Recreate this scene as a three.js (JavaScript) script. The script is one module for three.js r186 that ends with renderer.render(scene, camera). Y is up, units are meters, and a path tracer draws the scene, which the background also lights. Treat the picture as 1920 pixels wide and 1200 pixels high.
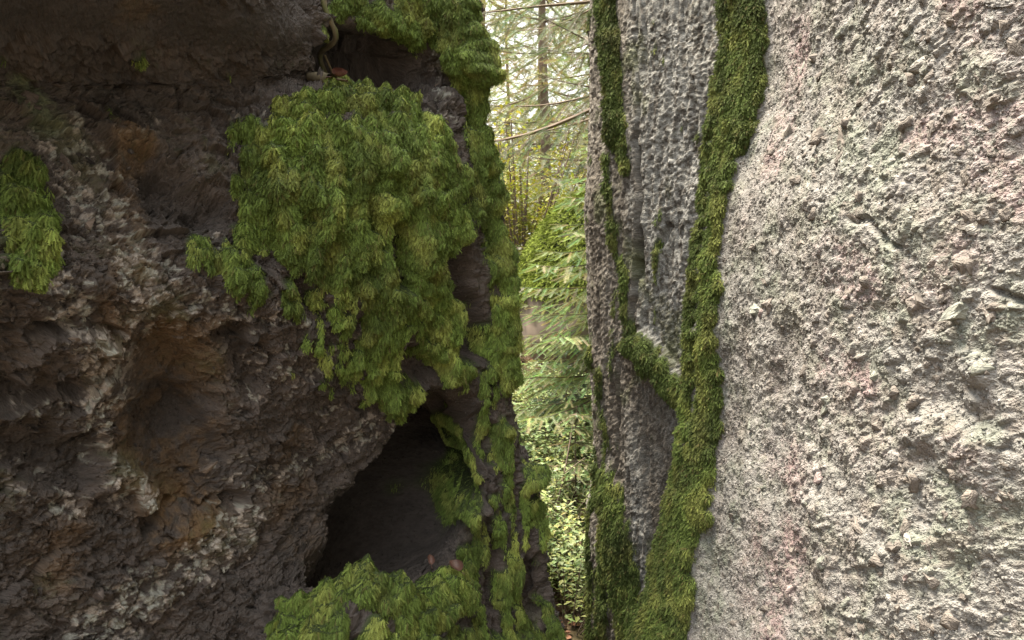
import * as THREE from 'three';
import { mergeGeometries, mergeVertices } from 'three/addons/utils/BufferGeometryUtils.js';

// ------------------------------------------------------------------ camera, sky, sun, exposure
const scene = new THREE.Scene();
const camera = new THREE.PerspectiveCamera(44, 1.6, 0.05, 2000);
camera.position.set(0, 1.35, 0);
camera.lookAt(0, 1.35, -1);
scene.add(camera);

{ // an even, bright overcast sky: brighter overhead than at the horizon
  const W = 256, H = 128, data = new Float32Array(W * H * 4);
  for (let j = 0; j < H; j++) {
    const el = (j + 0.5) / H * Math.PI - Math.PI / 2, s = Math.max(0, Math.sin(el));
    const L = 1.05 * (1 + 2 * s) / 3;
    for (let i = 0; i < W; i++) {
      const k = (j * W + i) * 4;
      data[k] = L * 1.0; data[k + 1] = L * 1.0; data[k + 2] = L * 0.98; data[k + 3] = 1;
    }
  }
  const sky = new THREE.DataTexture(data, W, H, THREE.RGBAFormat, THREE.FloatType);
  sky.mapping = THREE.EquirectangularReflectionMapping;
  sky.magFilter = THREE.LinearFilter;
  sky.needsUpdate = true;
  scene.background = sky;
  scene.environment = sky;
}
const sun = new THREE.DirectionalLight(0xfff0d8, 4.2);
sun.position.set(-3.5, 12.2, -3.6);
sun.target.position.set(0.4, 1, -3);
sun.castShadow = true;
sun.shadow.radius = 45;
sun.shadow.mapSize.set(2048, 2048);
Object.assign(sun.shadow.camera, { left: -14, right: 14, top: 14, bottom: -14, near: 0.5, far: 60 });
scene.add(sun, sun.target);

const renderer = new THREE.WebGLRenderer({ antialias: true });
renderer.toneMapping = THREE.LinearToneMapping;
renderer.toneMappingExposure = 4.1;
renderer.shadowMap.enabled = true;
renderer.setSize(1024, 640);

// ------------------------------------------------------------------ noise and small tools
function rng(seed) {
  let a = seed >>> 0;
  return () => { a = (a + 0x6D2B79F5) | 0; let t = Math.imul(a ^ (a >>> 15), 1 | a); t = (t + Math.imul(t ^ (t >>> 7), 61 | t)) ^ t; return ((t ^ (t >>> 14)) >>> 0) / 4294967296; };
}
const perm = new Uint8Array(512);
{ const r = rng(11), p = Array.from({ length: 256 }, (_, i) => i); for (let i = 255; i > 0; i--) { const j = Math.floor(r() * (i + 1)); [p[i], p[j]] = [p[j], p[i]]; } for (let i = 0; i < 512; i++) perm[i] = p[i & 255]; }
const grad = (h, x, y, z) => { h &= 15; const u = h < 8 ? x : y, v = h < 4 ? y : (h === 12 || h === 14 ? x : z); return ((h & 1) ? -u : u) + ((h & 2) ? -v : v); };
function noise(x, y, z) {
  const fx = Math.floor(x), fy = Math.floor(y), fz = Math.floor(z), X = fx & 255, Y = fy & 255, Z = fz & 255;
  x -= fx; y -= fy; z -= fz;
  const u = x * x * x * (x * (x * 6 - 15) + 10), v = y * y * y * (y * (y * 6 - 15) + 10), w = z * z * z * (z * (z * 6 - 15) + 10);
  const A = perm[X] + Y, AA = perm[A] + Z, AB = perm[A + 1] + Z, B = perm[X + 1] + Y, BA = perm[B] + Z, BB = perm[B + 1] + Z;
  const l = (t, a, b) => a + t * (b - a);
  return l(w, l(v, l(u, grad(perm[AA], x, y, z), grad(perm[BA], x - 1, y, z)), l(u, grad(perm[AB], x, y - 1, z), grad(perm[BB], x - 1, y - 1, z))),
    l(v, l(u, grad(perm[AA + 1], x, y, z - 1), grad(perm[BA + 1], x - 1, y, z - 1)), l(u, grad(perm[AB + 1], x, y - 1, z - 1), grad(perm[BB + 1], x - 1, y - 1, z - 1))));
}
function fbm(x, y, z, o = 4, g = 0.5) { let s = 0, a = 1, n = 0; for (let i = 0; i < o; i++) { s += a * noise(x, y, z); n += a; a *= g; x = x * 2.03 + 7.1; y = y * 2.03 + 3.7; z = z * 2.03 + 1.3; } return s / n; }
function ridge(x, y, z, o = 3) { let s = 0, a = 1, n = 0; for (let i = 0; i < o; i++) { s += a * (1 - 2 * Math.abs(noise(x, y, z))); n += a; a *= 0.5; x = x * 2.1 + 5.2; y = y * 2.1 + 9.1; z = z * 2.1 + 2.3; } return s / n; }
const h3 = (x, y, z) => perm[perm[perm[x & 255] + (y & 255)] + (z & 255)];
const cellOut = { f1: 0, f2: 0, id: 0, tilt: 0 };
function cells(x, y, z) { // nearest two feature points; tilt: the height of a randomly tilted facet per cell
  const fx = Math.floor(x), fy = Math.floor(y), fz = Math.floor(z);
  let f1 = 9, f2 = 9, id = 0, bx = 0, by = 0, bz = 0;
  for (let i = -1; i <= 1; i++) for (let j = -1; j <= 1; j++) for (let k = -1; k <= 1; k++) {
    const h = h3(fx + i, fy + j, fz + k), dx = fx + i + perm[h] / 255 - x, dy = fy + j + perm[h + 71] / 255 - y, dz = fz + k + perm[h + 151] / 255 - z, d = dx * dx + dy * dy + dz * dz;
    if (d < f1) { f2 = f1; f1 = d; id = h; bx = dx; by = dy; bz = dz; } else if (d < f2) f2 = d;
  }
  cellOut.f1 = Math.sqrt(f1); cellOut.f2 = Math.sqrt(f2); cellOut.id = id;
  const a = perm[id + 13] / 255 * 6.283, b = perm[id + 37] / 255 * 2 - 1, q = Math.sqrt(1 - b * b);
  cellOut.tilt = bx * q * Math.cos(a) + by * b + bz * q * Math.sin(a);
  return cellOut;
}
const clamp = (x, a = 0, b = 1) => Math.min(b, Math.max(a, x));
const smooth = (a, b, x) => { const t = clamp((x - a) / (b - a)); return t * t * (3 - 2 * t); };
const mix = (a, b, t) => a + (b - a) * t;
const mix3 = (o, c, t) => { o[0] += (c[0] - o[0]) * t; o[1] += (c[1] - o[1]) * t; o[2] += (c[2] - o[2]) * t; };
const taken = {};
const numbered = (n) => { const k = taken[n] = (taken[n] ?? -1) + 1; return k ? n + '_' + String(k).padStart(3, '0') : n; };
function add(o) { o.traverse((m) => { if (m.isMesh) { m.castShadow = true; m.receiveShadow = true; } }); scene.add(o); return o; }
function thing(name, label, category, [x, y, z] = [0, 0, 0], group) {
  const g = new THREE.Group(); g.name = numbered(name); g.position.set(x, y, z);
  g.userData = { label, category }; if (group) g.userData.group = group;
  return g;
}
function part(name, geometry, material, parent, kind) { const m = new THREE.Mesh(geometry, material); m.name = name; if (kind) m.userData.kind = kind; parent.add(m); return m; }
function color3(c) { return new THREE.Color().setRGB(c[0], c[1], c[2]); }

let triangles = 0, copies = 0; const tally = {};
// ------------------------------------------------------------------ rock surfaces: a net of points in metres, rounded, with relief
function loft(grid) {
  const R = grid.length, C = grid[0].length, w = new Float64Array(4);
  const cr = (t) => { const t2 = t * t, t3 = t2 * t; w[0] = -0.5 * t3 + t2 - 0.5 * t; w[1] = 1.5 * t3 - 2.5 * t2 + 1; w[2] = -1.5 * t3 + 2 * t2 + 0.5 * t; w[3] = 0.5 * t3 - 0.5 * t2; };
  return (c, r, out) => {
    const ci = Math.min(Math.floor(c), C - 2), ri = Math.min(Math.floor(r), R - 2);
    cr(c - ci); const a0 = w[0], a1 = w[1], a2 = w[2], a3 = w[3];
    cr(r - ri); out[0] = out[1] = out[2] = 0;
    for (let k = 0; k < 4; k++) {
      const row = grid[clamp(ri + k - 1, 0, R - 1)], p0 = row[Math.max(ci - 1, 0)], p1 = row[ci], p2 = row[ci + 1], p3 = row[Math.min(ci + 2, C - 1)], f = w[k];
      for (let d = 0; d < 3; d++) out[d] += f * (a0 * p0[d] + a1 * p1[d] + a2 * p2[d] + a3 * p3[d]);
    }
    return out;
  };
}
function samples(n, from, to, length, fine, coarse) { // parameter values: closely set between from and to, wide apart elsewhere
  const out = [];
  for (let i = 0; i < n - 1; i++) { const m = Math.max(2, Math.round(length(i) / (i >= from && i < to ? fine : coarse))); for (let k = 0; k < m; k++) out.push(i + k / m); }
  out.push(n - 1);
  return out;
}
function strokeField(list, at) { // capsules on the surface
  const caps = list.map(([c0, r0, c1, r1, rad, v]) => { const a = at(c0, r0, []), b = at(c1, r1, []); const d = [b[0] - a[0], b[1] - a[1], b[2] - a[2]]; return { a, d, l: d[0] * d[0] + d[1] * d[1] + d[2] * d[2] + 1e-9, rad, v }; });
  return caps;
}
function fieldMax(caps, x, y, z, soft = 0.45) {
  let m = 0;
  for (const s of caps) {
    const px = x - s.a[0], py = y - s.a[1], pz = z - s.a[2], t = clamp((px * s.d[0] + py * s.d[1] + pz * s.d[2]) / s.l), ex = px - s.d[0] * t, ey = py - s.d[1] * t, ez = pz - s.d[2] * t, q = (ex * ex + ey * ey + ez * ez) / (s.rad * s.rad);
    if (q < 1.7) { const w = s.v * smooth(1.3, soft, Math.sqrt(q)); if (w > m) m = w; }
  }
  return m;
}
function fieldSum(caps, x, y, z) {
  let m = 0;
  for (const s of caps) {
    const px = x - s.a[0], py = y - s.a[1], pz = z - s.a[2], t = clamp((px * s.d[0] + py * s.d[1] + pz * s.d[2]) / s.l), ex = px - s.d[0] * t, ey = py - s.d[1] * t, ez = pz - s.d[2] * t, q = (ex * ex + ey * ey + ez * ez) / (s.rad * s.rad);
    if (q < 1.45) m += s.v * smooth(1.2, 0.25, Math.sqrt(q));
  }
  return m;
}
function buildRock(spec, { cols, rows, fine, coarse, surface, base }) {
  const { grid } = spec, at = loft(grid), R = grid.length, C = grid[0].length, D = (a, b) => Math.hypot(a[0] - b[0], a[1] - b[1], a[2] - b[2]);
  const mean = (n, f) => { let s = 0; for (let i = 0; i < n; i++) s += f(i); return s / n; };
  const cs = samples(C, cols[0], cols[1], (i) => mean(R, (r) => D(grid[r][i], grid[r][i + 1])), fine, coarse);
  const rs = samples(R, rows[0], rows[1], (i) => mean(C, (c) => D(grid[i][c], grid[i + 1][c])), fine, coarse);
  const nc = cs.length, nr = rs.length, n = nc * nr, B = new Float32Array(n * 3), pos = new Float32Array(n * 3), col = new Float32Array(n * 3), moss = new Float32Array(n), p = [];
  for (let j = 0, k = 0; j < nr; j++) for (let i = 0; i < nc; i++, k += 3) { at(cs[i], rs[j], p); B[k] = p[0]; B[k + 1] = p[1]; B[k + 2] = p[2]; }
  const fields = {}; for (const key of Object.keys(spec)) if (key !== 'grid') fields[key] = strokeField(spec[key], at);
  const o = { d: 0, moss: 0, c: [0, 0, 0] };
  for (let j = 0, v = 0; j < nr; j++) for (let i = 0; i < nc; i++, v++) {
    const k = v * 3, i0 = Math.max(i - 1, 0), i1 = Math.min(i + 1, nc - 1), j0 = Math.max(j - 1, 0), j1 = Math.min(j + 1, nr - 1);
    const a = (j * nc + i0) * 3, b = (j * nc + i1) * 3, c = (j0 * nc + i) * 3, d = (j1 * nc + i) * 3;
    const ux = B[b] - B[a], uy = B[b + 1] - B[a + 1], uz = B[b + 2] - B[a + 2], wx = B[d] - B[c], wy = B[d + 1] - B[c + 1], wz = B[d + 2] - B[c + 2];
    let nx = wy * uz - wz * uy, ny = wz * ux - wx * uz, nz = wx * uy - wy * ux; const l = Math.hypot(nx, ny, nz) || 1; nx /= l; ny /= l; nz /= l;
    surface(B[k], B[k + 1], B[k + 2], fields, o, nx, ny, nz);
    pos[k] = B[k] + nx * o.d - base[0]; pos[k + 1] = B[k + 1] + ny * o.d - base[1]; pos[k + 2] = B[k + 2] + nz * o.d - base[2];
    col[k] = o.c[0]; col[k + 1] = o.c[1]; col[k + 2] = o.c[2]; moss[v] = o.moss;
  }
  const index = new Uint32Array((nc - 1) * (nr - 1) * 6);
  for (let j = 0, q = 0; j < nr - 1; j++) for (let i = 0; i < nc - 1; i++) { const a = j * nc + i, b = a + 1, c = a + nc, d = c + 1; index[q++] = a; index[q++] = c; index[q++] = b; index[q++] = b; index[q++] = c; index[q++] = d; }
  const g = new THREE.BufferGeometry();
  g.setAttribute('position', new THREE.BufferAttribute(pos, 3)); g.setAttribute('color', new THREE.BufferAttribute(col, 3)); g.setIndex(new THREE.BufferAttribute(index, 1));
  // uv in metres: distance along the face, and height
  const uv = new Float32Array(n * 2), mid = Math.floor(nr / 2), along = new Float32Array(nc);
  for (let i = 1; i < nc; i++) { const a = (mid * nc + i) * 3; along[i] = along[i - 1] + Math.hypot(B[a] - B[a - 3], B[a + 2] - B[a - 1]); }
  for (let v = 0; v < n; v++) { uv[v * 2] = along[v % nc]; uv[v * 2 + 1] = B[v * 3 + 1]; }
  g.setAttribute('uv', new THREE.BufferAttribute(uv, 2));
  g.computeVertexNormals();
  triangles += index.length / 3;
  return { g, nc, nr, moss, at, cs, rs };
}
// points spread over a rock's cells, expected number per square metre from a function of the cell's moss value
function scatter(rk, seed, density, place) {
  const r = rng(seed), { nc, nr, g, moss } = rk, P = g.attributes.position.array, N = g.attributes.normal.array;
  for (let j = 0; j < nr - 1; j++) for (let i = 0; i < nc - 1; i++) {
    const a = j * nc + i, m = moss[a]; if (density(m, a) <= 0) continue;
    const b = (a + 1) * 3, c = (a + nc) * 3, k = a * 3, ux = P[b] - P[k], uy = P[b + 1] - P[k + 1], uz = P[b + 2] - P[k + 2], wx = P[c] - P[k], wy = P[c + 1] - P[k + 1], wz = P[c + 2] - P[k + 2];
    const area = Math.hypot(uy * wz - uz * wy, uz * wx - ux * wz, ux * wy - uy * wx);
    let e = density(m, a) * area; for (; e > 0; e--) if (r() < e) { const s = r(), t = r(); place(P[k] + ux * s + wx * t, P[k + 1] + uy * s + wy * t, P[k + 2] + uz * s + wz * t, N[k], N[k + 1], N[k + 2], m, r, k); }
  }
}
// ---- moss shoots: a curved stem with pairs of pointed leaflets
function shootGeometry(seed, pairs = 6) {
  const r = rng(seed), v = [], tri = (a, b, c) => v.push(...a, ...b, ...c), sp = (t) => [0.06 * Math.sin(t * 3), t, -0.22 * t * t];
  for (let k = 0; k < 3; k++) { const a = sp(k / 3), b = sp((k + 1) / 3), w = 0.035; tri([a[0] - w, a[1], a[2]], [a[0] + w, a[1], a[2]], [b[0], b[1], b[2]]); }
  for (let k = 0; k < pairs; k++) for (const s of [-1, 1]) {
    const t = 0.05 + 0.85 * k / pairs, a = sp(t), b = sp(t + 0.14), w = (0.12 + 0.06 * r()) * (1 - 0.45 * t);
    tri(a, [b[0] - s * 0.01, b[1], b[2]], [a[0] + s * w, a[1] + 0.18 + 0.12 * r(), a[2] + 0.1 - 0.18 * r()]);
  }
  const tip = sp(1); tri([tip[0] - 0.05, tip[1] - 0.12, tip[2]], [tip[0] + 0.05, tip[1] - 0.12, tip[2]], tip);
  const g = new THREE.BufferGeometry(); g.setAttribute('position', new THREE.Float32BufferAttribute(v, 3)); g.computeVertexNormals(); return g;
}
const shoot = shootGeometry(5);
const mossMat = new THREE.MeshStandardMaterial({ roughness: 0.9, color: 0xffffff });
mossMat.side = THREE.DoubleSide;
function mossOn(rk, group, name, seed, { perArea, length, hang, tint, lift = 0 }) {
  const PP = rk.g.attributes.position.array, shown = (a) => { const y = PP[a * 3 + 1] + group.position.y, z = PP[a * 3 + 2] + group.position.z; return z < -0.6 && y > 0.02 && y < 2.9; };
  const M = [], K = [], m4 = new THREE.Matrix4(), X = new THREE.Vector3(), Y = new THREE.Vector3(), Z = new THREE.Vector3(), bp = group.position;
  scatter(rk, seed, (m, a) => (m > 0.22 && shown(a) ? perArea * smooth(0.2, 0.6, m) : 0), (x, y, z, nx, ny, nz, m, r) => {
    const h = hang * (0.7 + 0.6 * r());
    Y.set(nx * 0.75 + (r() - 0.5) * 0.9, ny * 0.75 - h + (r() - 0.5) * 0.7, nz * 0.75 + (r() - 0.5) * 0.9).normalize();
    Z.set(nx + (r() - 0.5) * 0.8, ny + (r() - 0.5) * 0.8, nz + (r() - 0.5) * 0.8); Z.addScaledVector(Y, -Z.dot(Y)).normalize(); X.crossVectors(Y, Z);
    const s = length * (0.55 + 0.9 * r()) * (0.55 + 0.45 * m), w = s * (0.75 + 0.5 * r());
    M.push([X.x * w, X.y * w, X.z * w, Y.x * s, Y.y * s, Y.z * s, Z.x * s, Z.y * s, Z.z * s, x + nx * lift, y + ny * lift, z + nz * lift]);
    K.push(tint(x + bp.x, y + bp.y, z + bp.z, r));
  });
  const im = new THREE.InstancedMesh(shoot, mossMat, M.length); im.name = name; im.userData.kind = 'stuff';
  const c = new THREE.Color();
  M.forEach((a, i) => { m4.set(a[0], a[3], a[6], a[9], a[1], a[4], a[7], a[10], a[2], a[5], a[8], a[11], 0, 0, 0, 1); im.setMatrixAt(i, m4); im.setColorAt(i, c.setRGB(...K[i])); });
  group.add(im); copies += M.length; tally[group.name] = M.length; return im;
}
const mossTint = (k = 1) => (x, y, z, r) => {
  const n = fbm(x * 9, y * 6, z * 9, 3), q = r(), f = k * (0.6 + 0.8 * q) * (1 + 0.9 * n), w = smooth(-0.1, 0.5, noise(x * 23, y * 14, z * 23) + 0.25 * (r() - 0.5));
  const c = [0.145 * f, 0.215 * f, 0.042 * f]; mix3(c, [0.31 * f, 0.35 * f, 0.085 * f], w * 0.8);
  if (r() < 0.05) mix3(c, [0.11, 0.085, 0.03], 0.7);
  return c;
};
const stoneMat = new THREE.MeshStandardMaterial({ vertexColors: true, roughness: 0.92, color: new THREE.Color().setRGB(0.76, 0.76, 0.76) });

// fine mineral grain for the rock faces, half a metre a tile, mirrored where it repeats
const grain = (() => {
  const S = 1024, d = new Uint8Array(S * S * 4), e = new Uint8Array(S * S * 4), fill = (a, k, v) => { a[k] = a[k + 1] = a[k + 2] = clamp(v) * 255; a[k + 3] = 255; };
  for (let j = 0; j < S; j++) for (let i = 0; i < S; i++) {
    const n = fbm(i * 0.11, j * 0.11, 2.5, 3, 0.75), m = noise(i * 0.31, j * 0.31, 8.5), k = (j * S + i) * 4;
    fill(d, k, 0.72 + 0.42 * n + 0.2 * m); fill(e, k, 0.5 + 0.8 * n + 0.2 * m);
  }
  const make = (a) => { const t = new THREE.DataTexture(a, S, S); t.magFilter = THREE.LinearFilter; t.wrapS = t.wrapT = THREE.MirroredRepeatWrapping; t.repeat.set(2, 2); t.needsUpdate = true; return t; };
  return { map: make(d), bumpMap: make(e) };
})();
const rockMat = new THREE.MeshStandardMaterial({ ...grain, bumpScale: 0.0035, vertexColors: true, roughness: 0.92, color: new THREE.Color().setRGB(1.03, 1.03, 1.03) });

// ------------------------------------------------------------------ the ground
const groundY = (x, z) => {
  const d = -z; let y = d < 2.6 ? 0 : d < 3.2 ? 0.14 * smooth(2.6, 3.2, d) : d < 8 ? 0.14 + (d - 3.2) * 0.19 : 1.05 + (d - 8) * 0.08 - 0.0006 * Math.min(60, d - 8) ** 2;
  if (d > 60) y = Math.min(y, 4);
  return y + 0.05 * fbm(x * 1.3, 0.3, z * 1.3, 3) + (d > 9 ? 0.5 * noise(x * 0.11, 1.7, z * 0.11) * smooth(9, 20, d) : 0);
};
{
  const N = 260, w = (t) => Math.sign(t) * (Math.abs(t) * 8 + 460 * Math.abs(t) ** 5), pos = [], col = [], idx = [];
  for (let j = 0; j <= N; j++) for (let i = 0; i <= N; i++) {
    const x = w(i / N * 2 - 1), z = w(j / N * 2 - 1) - 4, y = groundY(x, z);
    const m = smooth(-0.1, 0.35, fbm(x * 1.1, 4, z * 1.1, 4)), c = [0.10, 0.062, 0.04]; mix3(c, [0.16, 0.095, 0.06], clamp(0.5 + 1.2 * fbm(x * 9, 2, z * 9, 3))); mix3(c, [0.07, 0.11, 0.025], m * 0.7);
    pos.push(x, y + 0.02 * noise(x * 7, 0, z * 7), z); col.push(...c);
  }
  for (let j = 0; j < N; j++) for (let i = 0; i < N; i++) { const a = j * (N + 1) + i, b = a + 1, c = a + N + 1; idx.push(a, c, b, b, c, c + 1); }
  const g = new THREE.BufferGeometry(); g.setAttribute('position', new THREE.Float32BufferAttribute(pos, 3)); g.setAttribute('color', new THREE.Float32BufferAttribute(col, 3)); g.setIndex(idx); g.computeVertexNormals();
  const m = new THREE.Mesh(g, stoneMat); m.name = 'ground'; m.userData.kind = 'structure'; add(m);
}

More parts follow.
